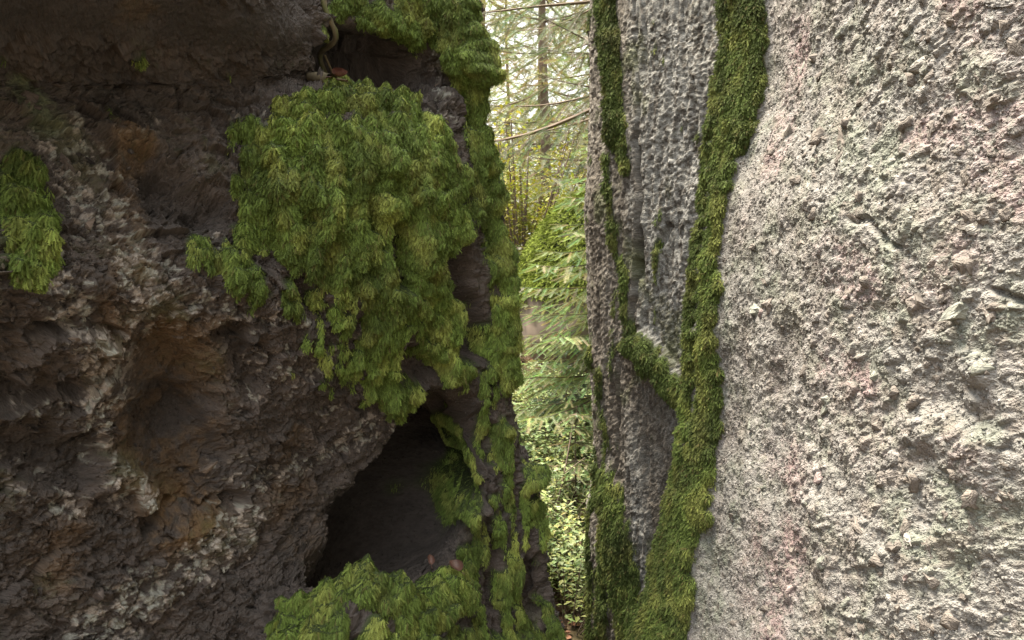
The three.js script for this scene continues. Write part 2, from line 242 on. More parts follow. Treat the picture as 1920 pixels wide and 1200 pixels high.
// ------------------------------------------------------------------ the mossy rock with the ledge
const LEDGE_ROCK = {
  grid: [
    [[-2.11,3.113,-1.74],[-1.675,3.113,-1.905],[-1.526,2.608,-1.92],[-1.514,2.76,-1.965],[-1.507,2.843,-1.99],[-1.496,2.925,-2.014],[-1.482,3.003,-2.037],[-1.468,3.126,-2.074],[-1.484,3.68,-2.238],[-1.469,3.972,-2.325],[-1.451,4.021,-2.339],[-1.433,4.075,-2.356],[-1.418,4.127,-2.371],[-1.402,4.167,-2.383],[-1.388,4.179,-2.386],[-1.378,4.188,-2.389],[-1.381,4.188,-2.425],[-1.444,4.188,-2.515],[-1.678,4.188,-2.629],[-2.428,4.188,-2.719]],
    [[-2.425,2.913,-0.75],[-1.337,2.913,-1.163],[-0.964,2.408,-1.2],[-0.935,2.56,-1.312],[-0.918,2.643,-1.374],[-0.891,2.725,-1.435],[-0.854,2.803,-1.493],[-0.82,2.926,-1.584],[-0.861,3.48,-1.996],[-0.822,3.772,-2.212],[-0.776,3.821,-2.248],[-0.734,3.875,-2.289],[-0.694,3.927,-2.328],[-0.656,3.967,-2.357],[-0.62,3.979,-2.366],[-0.594,3.988,-2.373],[-0.603,3.988,-2.463],[-0.759,3.988,-2.688],[-1.344,3.988,-2.973],[-3.219,3.988,-3.198]],
    [[-2.6,2.663,-0.2],[-1.15,2.663,-0.75],[-0.652,2.158,-0.8],[-0.614,2.31,-0.95],[-0.591,2.393,-1.032],[-0.555,2.475,-1.114],[-0.505,2.553,-1.191],[-0.46,2.676,-1.312],[-0.514,3.23,-1.861],[-0.463,3.522,-2.15],[-0.402,3.571,-2.198],[-0.345,3.625,-2.252],[-0.292,3.677,-2.304],[-0.241,3.717,-2.343],[-0.193,3.729,-2.355],[-0.159,3.738,-2.364],[-0.171,3.738,-2.484],[-0.379,3.738,-2.784],[-1.159,3.738,-3.164],[-3.659,3.738,-3.464]],
    [[-2.6,2.313,-0.2],[-1.15,2.313,-0.75],[-0.66,1.95,-0.81],[-0.621,2.061,-0.96],[-0.597,2.122,-1.042],[-0.56,2.183,-1.124],[-0.51,2.24,-1.201],[-0.461,2.325,-1.316],[-0.495,2.677,-1.791],[-0.441,2.866,-2.047],[-0.381,2.904,-2.097],[-0.325,2.946,-2.154],[-0.272,2.985,-2.207],[-0.221,3.013,-2.245],[-0.174,3.026,-2.263],[-0.14,3.036,-2.276],[-0.152,3.036,-2.396],[-0.36,3.036,-2.696],[-1.14,3.036,-3.076],[-3.64,3.036,-3.376]],
    [[-2.6,2.05,-0.2],[-1.15,2.05,-0.75],[-0.693,1.808,-0.85],[-0.646,1.889,-1.0],[-0.62,1.933,-1.083],[-0.58,1.977,-1.164],[-0.526,2.019,-1.241],[-0.472,2.077,-1.349],[-0.483,2.292,-1.748],[-0.425,2.411,-1.97],[-0.365,2.439,-2.022],[-0.31,2.471,-2.08],[-0.257,2.5,-2.135],[-0.207,2.521,-2.173],[-0.16,2.533,-2.196],[-0.127,2.542,-2.212],[-0.139,2.542,-2.333],[-0.347,2.542,-2.632],[-1.127,2.542,-3.013],[-3.627,2.542,-3.312]],
    [[-2.6,1.928,-0.2],[-1.15,1.928,-0.75],[-0.758,1.763,-0.93],[-0.698,1.83,-1.08],[-0.665,1.867,-1.163],[-0.62,1.903,-1.244],[-0.56,1.937,-1.321],[-0.497,1.98,-1.418],[-0.47,2.106,-1.701],[-0.403,2.181,-1.87],[-0.347,2.204,-1.922],[-0.294,2.231,-1.981],[-0.244,2.255,-2.037],[-0.196,2.273,-2.077],[-0.151,2.286,-2.106],[-0.119,2.295,-2.126],[-0.131,2.295,-2.246],[-0.339,2.295,-2.546],[-1.119,2.295,-2.926],[-3.619,2.295,-3.226]],
    [[-2.6,1.84,-0.2],[-1.15,1.84,-0.75],[-0.839,1.738,-1.03],[-0.763,1.795,-1.18],[-0.723,1.826,-1.262],[-0.67,1.857,-1.344],[-0.603,1.886,-1.421],[-0.529,1.919,-1.509],[-0.468,1.989,-1.695],[-0.392,2.036,-1.82],[-0.337,2.056,-1.873],[-0.285,2.079,-1.934],[-0.235,2.1,-1.99],[-0.186,2.113,-2.024],[-0.142,2.121,-2.044],[-0.109,2.126,-2.059],[-0.121,2.126,-2.179],[-0.329,2.126,-2.479],[-1.109,2.126,-2.859],[-3.609,2.126,-3.159]],
    [[-2.6,1.779,-0.2],[-1.15,1.779,-0.75],[-0.913,1.72,-1.12],[-0.821,1.769,-1.27],[-0.774,1.796,-1.353],[-0.715,1.823,-1.434],[-0.641,1.849,-1.511],[-0.559,1.877,-1.596],[-0.483,1.927,-1.75],[-0.401,1.964,-1.86],[-0.34,1.982,-1.916],[-0.284,2.004,-1.982],[-0.229,2.024,-2.042],[-0.173,2.026,-2.05],[-0.124,2.026,-2.05],[-0.088,2.026,-2.05],[-0.1,2.026,-2.17],[-0.308,2.026,-2.47],[-1.088,2.026,-2.85],[-3.588,2.026,-3.15]],
    [[-2.6,1.744,-0.2],[-1.15,1.744,-0.75],[-0.945,1.702,-1.16],[-0.847,1.747,-1.31],[-0.797,1.772,-1.393],[-0.735,1.797,-1.474],[-0.658,1.82,-1.551],[-0.572,1.845,-1.635],[-0.488,1.886,-1.769],[-0.403,1.917,-1.87],[-0.342,1.934,-1.926],[-0.285,1.954,-1.992],[-0.23,1.972,-2.052],[-0.174,1.973,-2.057],[-0.124,1.972,-2.053],[-0.088,1.971,-2.05],[-0.1,1.971,-2.17],[-0.308,1.971,-2.47],[-1.088,1.971,-2.85],[-3.588,1.971,-3.15]],
    [[-2.6,1.713,-0.2],[-1.15,1.713,-0.75],[-0.945,1.674,-1.16],[-0.847,1.716,-1.31],[-0.797,1.739,-1.393],[-0.735,1.762,-1.474],[-0.658,1.783,-1.551],[-0.57,1.805,-1.628],[-0.465,1.821,-1.684],[-0.377,1.839,-1.75],[-0.321,1.855,-1.806],[-0.268,1.873,-1.872],[-0.216,1.89,-1.932],[-0.168,1.905,-1.987],[-0.123,1.919,-2.036],[-0.089,1.929,-2.071],[-0.101,1.929,-2.191],[-0.309,1.929,-2.491],[-1.089,1.929,-2.871],[-3.589,1.929,-3.171]],
    [[-2.6,1.665,-0.2],[-1.15,1.665,-0.75],[-0.929,1.626,-1.14],[-0.834,1.663,-1.29],[-0.786,1.683,-1.373],[-0.725,1.702,-1.454],[-0.65,1.721,-1.531],[-0.562,1.739,-1.604],[-0.448,1.743,-1.622],[-0.36,1.755,-1.67],[-0.305,1.769,-1.728],[-0.253,1.785,-1.796],[-0.202,1.8,-1.858],[-0.158,1.825,-1.961],[-0.114,1.848,-2.053],[-0.08,1.862,-2.114],[-0.092,1.862,-2.234],[-0.3,1.862,-2.534],[-1.08,1.862,-2.914],[-3.58,1.862,-3.214]],
    [[-2.6,1.595,-0.2],[-1.15,1.595,-0.75],[-0.904,1.559,-1.11],[-0.815,1.588,-1.26],[-0.768,1.603,-1.343],[-0.71,1.618,-1.424],[-0.637,1.633,-1.501],[-0.551,1.647,-1.574],[-0.438,1.649,-1.585],[-0.351,1.657,-1.63],[-0.295,1.669,-1.692],[-0.241,1.683,-1.764],[-0.189,1.697,-1.84],[-0.143,1.72,-1.962],[-0.096,1.74,-2.069],[-0.059,1.75,-2.12],[-0.071,1.75,-2.24],[-0.279,1.75,-2.54],[-1.059,1.75,-2.92],[-3.559,1.75,-3.22]],
    [[-2.6,1.508,-0.2],[-1.15,1.508,-0.75],[-0.872,1.48,-1.07],[-0.789,1.498,-1.22],[-0.746,1.508,-1.302],[-0.69,1.518,-1.384],[-0.62,1.527,-1.461],[-0.538,1.536,-1.536],[-0.434,1.541,-1.573],[-0.351,1.548,-1.63],[-0.292,1.556,-1.696],[-0.235,1.565,-1.772],[-0.181,1.575,-1.86],[-0.13,1.59,-1.982],[-0.08,1.603,-2.084],[-0.04,1.608,-2.125],[-0.052,1.608,-2.245],[-0.26,1.608,-2.545],[-1.04,1.608,-2.925],[-3.54,1.608,-3.225]],
    [[-2.6,1.42,-0.2],[-1.15,1.42,-0.75],[-0.847,1.406,-1.04],[-0.769,1.414,-1.19],[-0.728,1.419,-1.272],[-0.675,1.423,-1.354],[-0.607,1.427,-1.431],[-0.529,1.431,-1.509],[-0.438,1.435,-1.585],[-0.358,1.439,-1.66],[-0.295,1.443,-1.728],[-0.235,1.447,-1.807],[-0.177,1.452,-1.899],[-0.122,1.458,-2.011],[-0.068,1.463,-2.097],[-0.025,1.465,-2.139],[-0.037,1.465,-2.259],[-0.245,1.465,-2.559],[-1.025,1.465,-2.939],[-3.525,1.465,-3.239]],
    [[-2.6,1.332,-0.2],[-1.15,1.332,-0.75],[-0.864,1.336,-1.06],[-0.782,1.334,-1.21],[-0.74,1.333,-1.292],[-0.685,1.331,-1.374],[-0.616,1.33,-1.451],[-0.536,1.329,-1.531],[-0.447,1.328,-1.62],[-0.366,1.327,-1.7],[-0.301,1.326,-1.769],[-0.239,1.325,-1.849],[-0.178,1.324,-1.934],[-0.12,1.323,-2.027],[-0.064,1.322,-2.101],[-0.021,1.321,-2.143],[-0.033,1.321,-2.263],[-0.241,1.321,-2.563],[-1.021,1.321,-2.943],[-3.521,1.321,-3.243]],
    [[-2.6,1.245,-0.2],[-1.15,1.245,-0.75],[-0.896,1.261,-1.1],[-0.808,1.249,-1.25],[-0.763,1.242,-1.333],[-0.705,1.236,-1.414],[-0.633,1.23,-1.491],[-0.55,1.223,-1.572],[-0.462,1.215,-1.674],[-0.379,1.208,-1.76],[-0.31,1.202,-1.831],[-0.243,1.195,-1.912],[-0.177,1.19,-1.985],[-0.114,1.185,-2.048],[-0.056,1.18,-2.106],[-0.012,1.176,-2.15],[-0.024,1.176,-2.27],[-0.232,1.176,-2.57],[-1.012,1.176,-2.95],[-3.512,1.176,-3.25]],
    [[-2.6,1.157,-0.2],[-1.15,1.157,-0.75],[-0.921,1.183,-1.13],[-0.827,1.16,-1.28],[-0.78,1.148,-1.363],[-0.72,1.136,-1.444],[-0.645,1.125,-1.521],[-0.562,1.112,-1.605],[-0.482,1.091,-1.746],[-0.399,1.076,-1.85],[-0.322,1.065,-1.925],[-0.248,1.052,-2.01],[-0.172,1.047,-2.048],[-0.1,1.045,-2.059],[-0.038,1.038,-2.109],[0.009,1.031,-2.154],[-0.003,1.031,-2.274],[-0.211,1.031,-2.574],[-0.991,1.031,-2.954],[-3.491,1.031,-3.254]],
    [[-2.6,1.07,-0.2],[-1.15,1.07,-0.75],[-0.921,1.106,-1.13],[-0.827,1.074,-1.28],[-0.78,1.056,-1.363],[-0.72,1.039,-1.444],[-0.645,1.022,-1.521],[-0.563,1.004,-1.608],[-0.49,0.968,-1.774],[-0.407,0.943,-1.89],[-0.322,0.925,-1.973],[-0.238,0.905,-2.065],[-0.15,0.905,-2.064],[-0.071,0.906,-2.061],[-0.002,0.891,-2.131],[0.05,0.88,-2.18],[0.038,0.88,-2.3],[-0.17,0.88,-2.6],[-0.95,0.88,-2.98],[-3.45,0.88,-3.28]],
    [[-2.6,1.0,-0.2],[-1.15,1.0,-0.75],[-0.929,1.043,-1.14],[-0.834,1.003,-1.29],[-0.786,0.98,-1.373],[-0.725,0.958,-1.454],[-0.65,0.938,-1.531],[-0.566,0.915,-1.616],[-0.487,0.875,-1.763],[-0.403,0.846,-1.87],[-0.315,0.823,-1.957],[-0.229,0.797,-2.053],[-0.137,0.798,-2.05],[-0.056,0.792,-2.071],[0.016,0.773,-2.143],[0.071,0.762,-2.183],[0.059,0.762,-2.303],[-0.149,0.762,-2.603],[-0.929,0.762,-2.983],[-3.429,0.762,-3.283]],
    [[-2.6,0.93,-0.2],[-1.15,0.93,-0.75],[-0.937,0.978,-1.15],[-0.84,0.93,-1.3],[-0.791,0.903,-1.383],[-0.73,0.877,-1.464],[-0.654,0.852,-1.541],[-0.567,0.827,-1.619],[-0.466,0.804,-1.688],[-0.379,0.781,-1.76],[-0.295,0.752,-1.85],[-0.212,0.72,-1.948],[-0.126,0.701,-2.009],[-0.046,0.679,-2.076],[0.029,0.655,-2.15],[0.084,0.646,-2.178],[0.072,0.646,-2.298],[-0.136,0.646,-2.598],[-0.916,0.646,-2.978],[-3.416,0.646,-3.278]],
    [[-2.6,0.877,-0.2],[-1.15,0.877,-0.75],[-0.937,0.932,-1.15],[-0.84,0.877,-1.3],[-0.791,0.847,-1.383],[-0.73,0.818,-1.464],[-0.654,0.79,-1.541],[-0.564,0.764,-1.611],[-0.441,0.769,-1.597],[-0.351,0.757,-1.63],[-0.272,0.723,-1.723],[-0.193,0.686,-1.826],[-0.116,0.632,-1.976],[-0.035,0.593,-2.083],[0.042,0.565,-2.159],[0.1,0.559,-2.174],[0.088,0.559,-2.294],[-0.12,0.559,-2.594],[-0.9,0.559,-2.974],[-3.4,0.559,-3.274]],
    [[-2.6,0.825,-0.2],[-1.15,0.825,-0.75],[-0.937,0.885,-1.15],[-0.84,0.825,-1.3],[-0.791,0.791,-1.383],[-0.73,0.758,-1.464],[-0.654,0.727,-1.541],[-0.563,0.701,-1.606],[-0.425,0.728,-1.54],[-0.334,0.724,-1.55],[-0.255,0.684,-1.649],[-0.177,0.633,-1.775],[-0.099,0.546,-1.989],[-0.012,0.501,-2.102],[0.072,0.473,-2.17],[0.132,0.473,-2.17],[0.12,0.473,-2.29],[-0.088,0.473,-2.59],[-0.868,0.473,-2.97],[-3.368,0.473,-3.27]],
    [[-2.6,0.737,-0.2],[-1.15,0.737,-0.75],[-0.896,0.831,-1.1],[-0.808,0.761,-1.25],[-0.763,0.722,-1.333],[-0.705,0.683,-1.414],[-0.633,0.647,-1.491],[-0.545,0.616,-1.557],[-0.413,0.644,-1.497],[-0.325,0.638,-1.51],[-0.244,0.588,-1.616],[-0.164,0.514,-1.773],[-0.08,0.397,-2.022],[0.015,0.351,-2.12],[0.104,0.331,-2.161],[0.167,0.331,-2.161],[0.155,0.331,-2.281],[-0.053,0.331,-2.581],[-0.833,0.331,-2.961],[-3.333,0.331,-3.261]],
    [[-2.6,0.343,-0.2],[-1.15,0.343,-0.75],[-0.856,0.537,-1.05],[-0.776,0.421,-1.2],[-0.734,0.357,-1.282],[-0.68,0.294,-1.364],[-0.611,0.234,-1.441],[-0.528,0.182,-1.508],[-0.403,0.218,-1.461],[-0.319,0.204,-1.48],[-0.233,0.114,-1.596],[-0.147,-0.033,-1.786],[-0.051,-0.207,-2.011],[0.053,-0.289,-2.116],[0.147,-0.292,-2.12],[0.214,-0.292,-2.12],[0.202,-0.292,-2.24],[-0.006,-0.292,-2.54],[-0.786,-0.292,-2.92],[-3.286,-0.292,-3.22]]],
  moss: [
    [6.45,12.6,9.0,13.8,0.055,0.47],
    [8.11,13.5,9.29,14.8,0.062,0.42],
    [7.36,10.25,8.11,9.82,0.043,0.5],
    [8.11,10.75,12.57,11.8,0.171,0.72],
    [9.92,12.3,12.74,14.2,0.136,0.68],
    [14.63,10.75,15.01,14.8,0.06,0.6],
    [14.01,14.8,13.81,20.83,0.079,0.42],
    [14.17,6.29,13.98,11.8,0.063,0.72],
    [11.86,6.14,14.78,6.29,0.082,0.62],
    [7.27,12.0,9.0,13.0,0.064,0.6],
    [9.59,14.2,10.79,15.4,0.074,0.5],
    [8.11,9.36,10.85,9.0,0.059,1],
    [7.73,11.1,11.98,10.31,0.103,1],
    [8.11,12.0,9.78,12.0,0.089,1],
    [7.36,11.7,7.55,11.8,0.047,0.8],
    [9.9,13.0,10.2,14.2,0.065,1],
    [11.84,11.1,12.16,13.4,0.078,1],
    [11.95,13.8,12.29,14.6,0.063,0.9],
    [10.19,14.7,10.41,15.2,0.04,0.8],
    [9.74,14.0,9.88,14.8,0.038,0.7],
    [14.25,6.5,14.57,9.0,0.055,1],
    [11.44,5.75,14.14,5.85,0.057,1],
    [9.0,5.75,10.56,6.0,0.053,0.6],
    [8.61,6.0,8.52,8.43,0.013,0.7],
    [10.11,6.43,10.17,7.0,0.023,0.5],
    [3.23,11.2,3.55,12.6,0.052,0.85],
    [3.14,12.8,3.36,13.2,0.028,0.8],
    [6.55,12.7,6.64,12.8,0.042,0.55],
    [7.27,13.25,7.36,13.35,0.037,0.55],
    [8.0,14.2,8.11,14.25,0.022,0.35],
    [14.78,10.12,14.92,12.0,0.028,1],
    [15.0,13.4,15.01,14.8,0.029,1],
    [14.3,14.2,14.94,15.0,0.037,0.8],
    [15.0,12.0,15.02,12.8,0.022,1],
    [13.57,13.4,13.66,14.0,0.025,0.4],
    [14.17,15.7,13.76,16.8,0.021,0.7],
    [15.01,16.4,15.01,16.8,0.029,1],
    [13.64,15.0,13.29,16.4,0.02,0.5],
    [14.7,17.5,15.0,18.12,0.038,0.8],
    [13.78,18.0,13.41,20.83,0.029,0.5],
    [12.74,15.8,12.33,16.4,0.042,1],
    [11.7,17.25,12.07,17.69,0.064,1],
    [12.33,18.0,12.1,20.83,0.052,0.65],
    [8.44,20.17,9.71,19.83,0.068,1],
    [10.15,20.5,11.71,19.58,0.059,1],
    [15.01,19.5,15.0,20.83,0.035,0.6],
    [7.91,20.83,8.78,21.1,0.045,0.9],
    [13.39,17.12,12.94,20.83,0.023,0.6],
    [12.88,16.4,12.67,18.0,0.025,0.5],
    [9.65,21.5,13.62,21.6,0.076,0.7]],
  relief: [
    [11.83,15.95,10.3,17.25,0.124,-0.22],
    [11.04,16.9,9.86,18.12,0.155,-0.2],
    [11.91,16.6,11.7,16.8,0.056,-0.1],
    [9.61,18.38,9.0,18.94,0.074,-0.18],
    [10.75,12.0,10.8,13.1,0.038,-0.08],
    [12.84,12.7,13.4,14.2,0.057,-0.11],
    [14.57,11.1,14.35,12.5,0.031,-0.055],
    [13.93,8.43,14.24,9.73,0.033,-0.06],
    [9.0,7.0,10.76,7.25,0.075,-0.12],
    [5.73,11.2,6.36,11.65,0.065,-0.075],
    [5.73,14.5,6.0,15.4,0.08,-0.05],
    [6.0,15.8,6.36,16.7,0.093,-0.06],
    [3.55,14.05,5.09,13.9,0.018,-0.035],
    [3.18,15.15,4.27,15.1,0.034,-0.045],
    [3.18,16.3,4.55,16.4,0.044,-0.05],
    [5.45,17.56,7.09,17.06,0.017,-0.04],
    [12.27,12.6,12.57,13.4,0.031,-0.06],
    [11.0,14.7,11.53,14.8,0.049,-0.05],
    [15.01,16.6,15.02,16.72,0.038,0.035],
    [11.94,17.19,12.41,17.5,0.055,0.05],
    [12.47,16.1,12.59,16.3,0.042,0.035],
    [14.02,6.93,14.57,7.5,0.058,0.04],
    [12.52,8.0,13.0,9.91,0.037,-0.02],
    [13.91,15.0,12.59,21.0,0.021,-0.035],
    [15.02,13.0,15.03,14.8,0.029,0.015],
    [14.38,18.75,14.32,19.83,0.038,-0.05],
    [9.0,20.0,9.94,20.0,0.067,0.05],
    [11.27,19.67,11.71,19.5,0.052,0.04],
    [4.82,10.12,5.73,10.56,0.026,0.03],
    [8.44,6.29,8.5,8.57,0.017,0.03],
    [8.11,13.25,8.28,13.6,0.043,-0.03],
    [7.0,14.2,7.36,14.8,0.042,-0.04],
    [4.55,13.4,4.91,14.2,0.018,0.025],
    [4.82,16.6,5.55,17.12,0.033,0.035],
    [9.8,11.4,10.16,12.6,0.018,-0.03],
    [11.52,12.0,11.57,14.2,0.017,-0.03],
    [3.0,14.0,3.0,14.8,0.05,-0.03],
    [7.09,13.0,7.73,13.4,0.031,0.02]],
  pale: [
    [3.36,10.25,7.36,9.64,0.055,0.5],
    [9.0,15.4,7.73,17.0,0.048,0.6],
    [4.18,10.75,5.73,13.8,0.088,0.8],
    [3.82,13.0,5.0,15.2,0.054,0.9],
    [7.55,14.8,10.86,14.2,0.069,0.7],
    [7.0,17.5,10.14,15.8,0.067,0.75],
    [4.64,20.83,7.09,17.88,0.077,0.9],
    [7.36,10.12,7.73,10.75,0.054,0.9],
    [4.55,15.4,5.09,17.25,0.029,0.9],
    [3.27,15.5,4.27,15.7,0.031,0.7],
    [3.18,16.7,4.27,17.12,0.041,0.7],
    [4.82,14.3,5.36,14.8,0.038,0.9],
    [6.82,16.8,7.27,16.6,0.043,0.6],
    [8.11,13.8,9.6,14.0,0.045,0.7],
    [6.0,13.4,7.55,13.8,0.056,0.7],
    [5.09,16.8,5.45,17.12,0.03,0.9],
    [6.36,12.2,7.0,12.5,0.035,0.7],
    [6.45,18.5,6.82,18.12,0.043,0.7],
    [3.45,18.0,4.09,19.33,0.046,0.3],
    [12.64,7.0,13.04,9.64,0.036,0.8]],
  ochre: [
    [5.73,14.6,6.18,17.12,0.112,1],
    [5.09,10.75,5.18,13.0,0.038,0.7],
    [6.64,14.0,7.0,13.8,0.041,0.6],
    [4.82,13.5,5.18,13.8,0.037,0.6],
    [7.73,16.3,8.11,18.0,0.083,0.5],
    [4.09,17.38,4.09,18.62,0.056,0.5],
    [5.18,5.6,5.36,5.8,0.036,0.8],
    [5.09,10.38,5.36,10.5,0.029,0.8]],
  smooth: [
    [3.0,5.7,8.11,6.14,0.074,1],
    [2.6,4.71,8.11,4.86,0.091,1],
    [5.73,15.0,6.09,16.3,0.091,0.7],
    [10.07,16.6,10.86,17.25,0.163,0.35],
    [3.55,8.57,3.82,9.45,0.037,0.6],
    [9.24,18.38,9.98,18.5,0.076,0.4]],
  film: [
    [3.27,8.57,3.82,10.12,0.031,1]],
  bare: [
    [10.74,12.05,10.8,13.1,0.029,1],
    [12.9,12.6,13.28,14.2,0.044,1],
    [12.16,7.0,12.98,9.73,0.047,1],
    [14.41,11.2,14.31,12.3,0.02,0.8],
    [9.0,6.71,10.95,7.5,0.064,1],
    [13.85,8.57,14.19,9.64,0.022,1],
    [13.98,15.0,12.8,20.17,0.013,0.8],
    [14.25,18.5,14.32,19.83,0.035,1],
    [11.6,12.1,11.57,14.2,0.011,0.8],
    [9.8,11.4,10.16,12.5,0.009,0.7],
    [12.77,17.38,12.36,20.67,0.011,0.7],
    [11.77,16.5,11.88,16.7,0.042,0.9],
    [11.99,18.0,11.04,18.75,0.055,0.9],
    [15.0,15.1,14.64,16.4,0.017,0.8]],
};
const ledgeRock = thing('mossy_rock', 'dark crumbling rock hung with bright green moss, with a ledge and hollows', 'rock', [-1.2, 0, -1.9]);
let ledgeSurface;
{
  const warpA = [0, 0, 0];
  const rk = buildRock(LEDGE_ROCK, {
    cols: [3, 16], rows: [4, 22], fine: 0.0028, coarse: 0.05, base: ledgeRock.position.toArray(),
    surface(x, y, z, f, o) {
      const w1 = noise(x * 9, y * 9, z * 9), w2 = noise(x * 9 + 31, y * 9, z * 9), v1 = noise(x * 31, y * 31, z * 31);
      const X = x + 0.03 * w1 + 0.009 * v1, Y = y + 0.04 * w2 + 0.009 * v1, Z = z + 0.02 * w1;
      const rel = fieldSum(f.relief, x + 0.035 * w1 + 0.02 * v1, y + 0.035 * w2 + 0.02 * v1, z + 0.02 * w2);
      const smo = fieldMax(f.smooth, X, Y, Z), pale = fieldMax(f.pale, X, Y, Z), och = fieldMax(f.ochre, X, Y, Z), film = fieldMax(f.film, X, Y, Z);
      const strand = noise(x * 48, y * 7 + w1, z * 48) + 0.5 * noise(x * 95, y * 15, z * 95);
      let moss = fieldMax(f.moss, X, Y, Z, 0.2);
      moss = moss > 0.02 ? clamp(moss * 2.1 - 0.5 + 0.7 * strand + 0.7 * fbm(x * 17, y * 11, z * 17, 2)) : clamp(1.6 * noise(x * 21, y * 17, z * 21) + strand * 0.6 - (y < 1.15 ? 1.3 : 0.85)) * (1 - smo);
      moss *= 1 - 0.9 * fieldMax(f.bare, x + 0.02 * w1 + 0.008 * v1, y + 0.03 * w2, z);
      const rough = (1 - 0.75 * smo) * (1 - 0.3 * smooth(-0.3, -0.05, x));
      // bedding that climbs to one side, blocks, shards, grit
      const bed = ridge(x * 3 - y * 4, y * 15 - x * 7, z * 6, 3);
      let d = rel + 0.03 * fbm(x * 4, y * 4, z * 4, 3) + 0.009 * bed * rough;
      let c1 = cells(x * 17 + w1 * 0.5, y * 21 + w2 * 0.5, z * 17); d += rough * 0.019 * c1.tilt; const edge1 = c1.f2 - c1.f1, id1 = c1.id;
      c1 = cells(x * 46 + w2 * 0.6, y * 56, z * 46 + w1 * 0.6); d += rough * (0.0095 * c1.tilt - 0.004 * smooth(0.12, 0, c1.f2 - c1.f1)); const id2 = c1.id;
      const grit = fbm(x * 130, y * 130, z * 130, 3, 0.7); d += rough * 0.007 * grit + 0.0015 * grit;
      d += moss * (0.012 + 0.03 * strand + 0.026 * fbm(x * 24, y * 11, z * 24, 3));
      o.d = d; o.moss = moss;
      // stone colours: dark brown, grey brown, ochre, pale lichen crust
      const c = o.c, n1 = fbm(x * 7, y * 7, z * 7, 4), n2 = fbm(x * 60, y * 60, z * 60, 3, 0.65);
      c[0] = 0.07; c[1] = 0.06; c[2] = 0.054;
      mix3(c, [0.14, 0.115, 0.101], smooth(-0.25, 0.4, n1 + 0.5 * n2));
      mix3(c, [0.13, 0.107, 0.098], 0.5 * (perm[id2] / 255));
      mix3(c, [0.17, 0.105, 0.05], och * smooth(-0.35, 0.35, n1 + 0.7 * n2 + (perm[id1] / 255 - 0.5) * 0.5));
      mix3(c, [0.05, 0.044, 0.042], smo * 0.55);  // smooth dark brown stone; overhang and hollow shade also deepened in this colour
      const crust = smooth(0.0, 0.22, n2 * 0.9 + 0.25 * grit + 0.32 * fbm(x * 19, y * 19, z * 19, 2) - 0.44 + 0.58 * pale);
      mix3(c, id2 & 1 ? [0.5, 0.45, 0.4] : [0.44, 0.45, 0.4], crust * (0.28 + 0.62 * pale) * rough);
      mix3(c, [0.2, 0.24, 0.13], film * smooth(-0.5, 0.3, n2) * 0.8);
      mix3(c, [0.09, 0.12, 0.03], smooth(0.15, 0.5, n1 - 0.4 * n2) * 0.35 * rough);
      mix3(c, [0.05, 0.075, 0.018], smooth(0.05, 0.5, moss));
    },
  });
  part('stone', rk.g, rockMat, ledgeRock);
  mossOn(rk, ledgeRock, 'moss', 21, { perArea: 290000, length: 0.0145, hang: 1.5, tint: mossTint(0.92) });
  ledgeSurface = rk; add(ledgeRock);
}

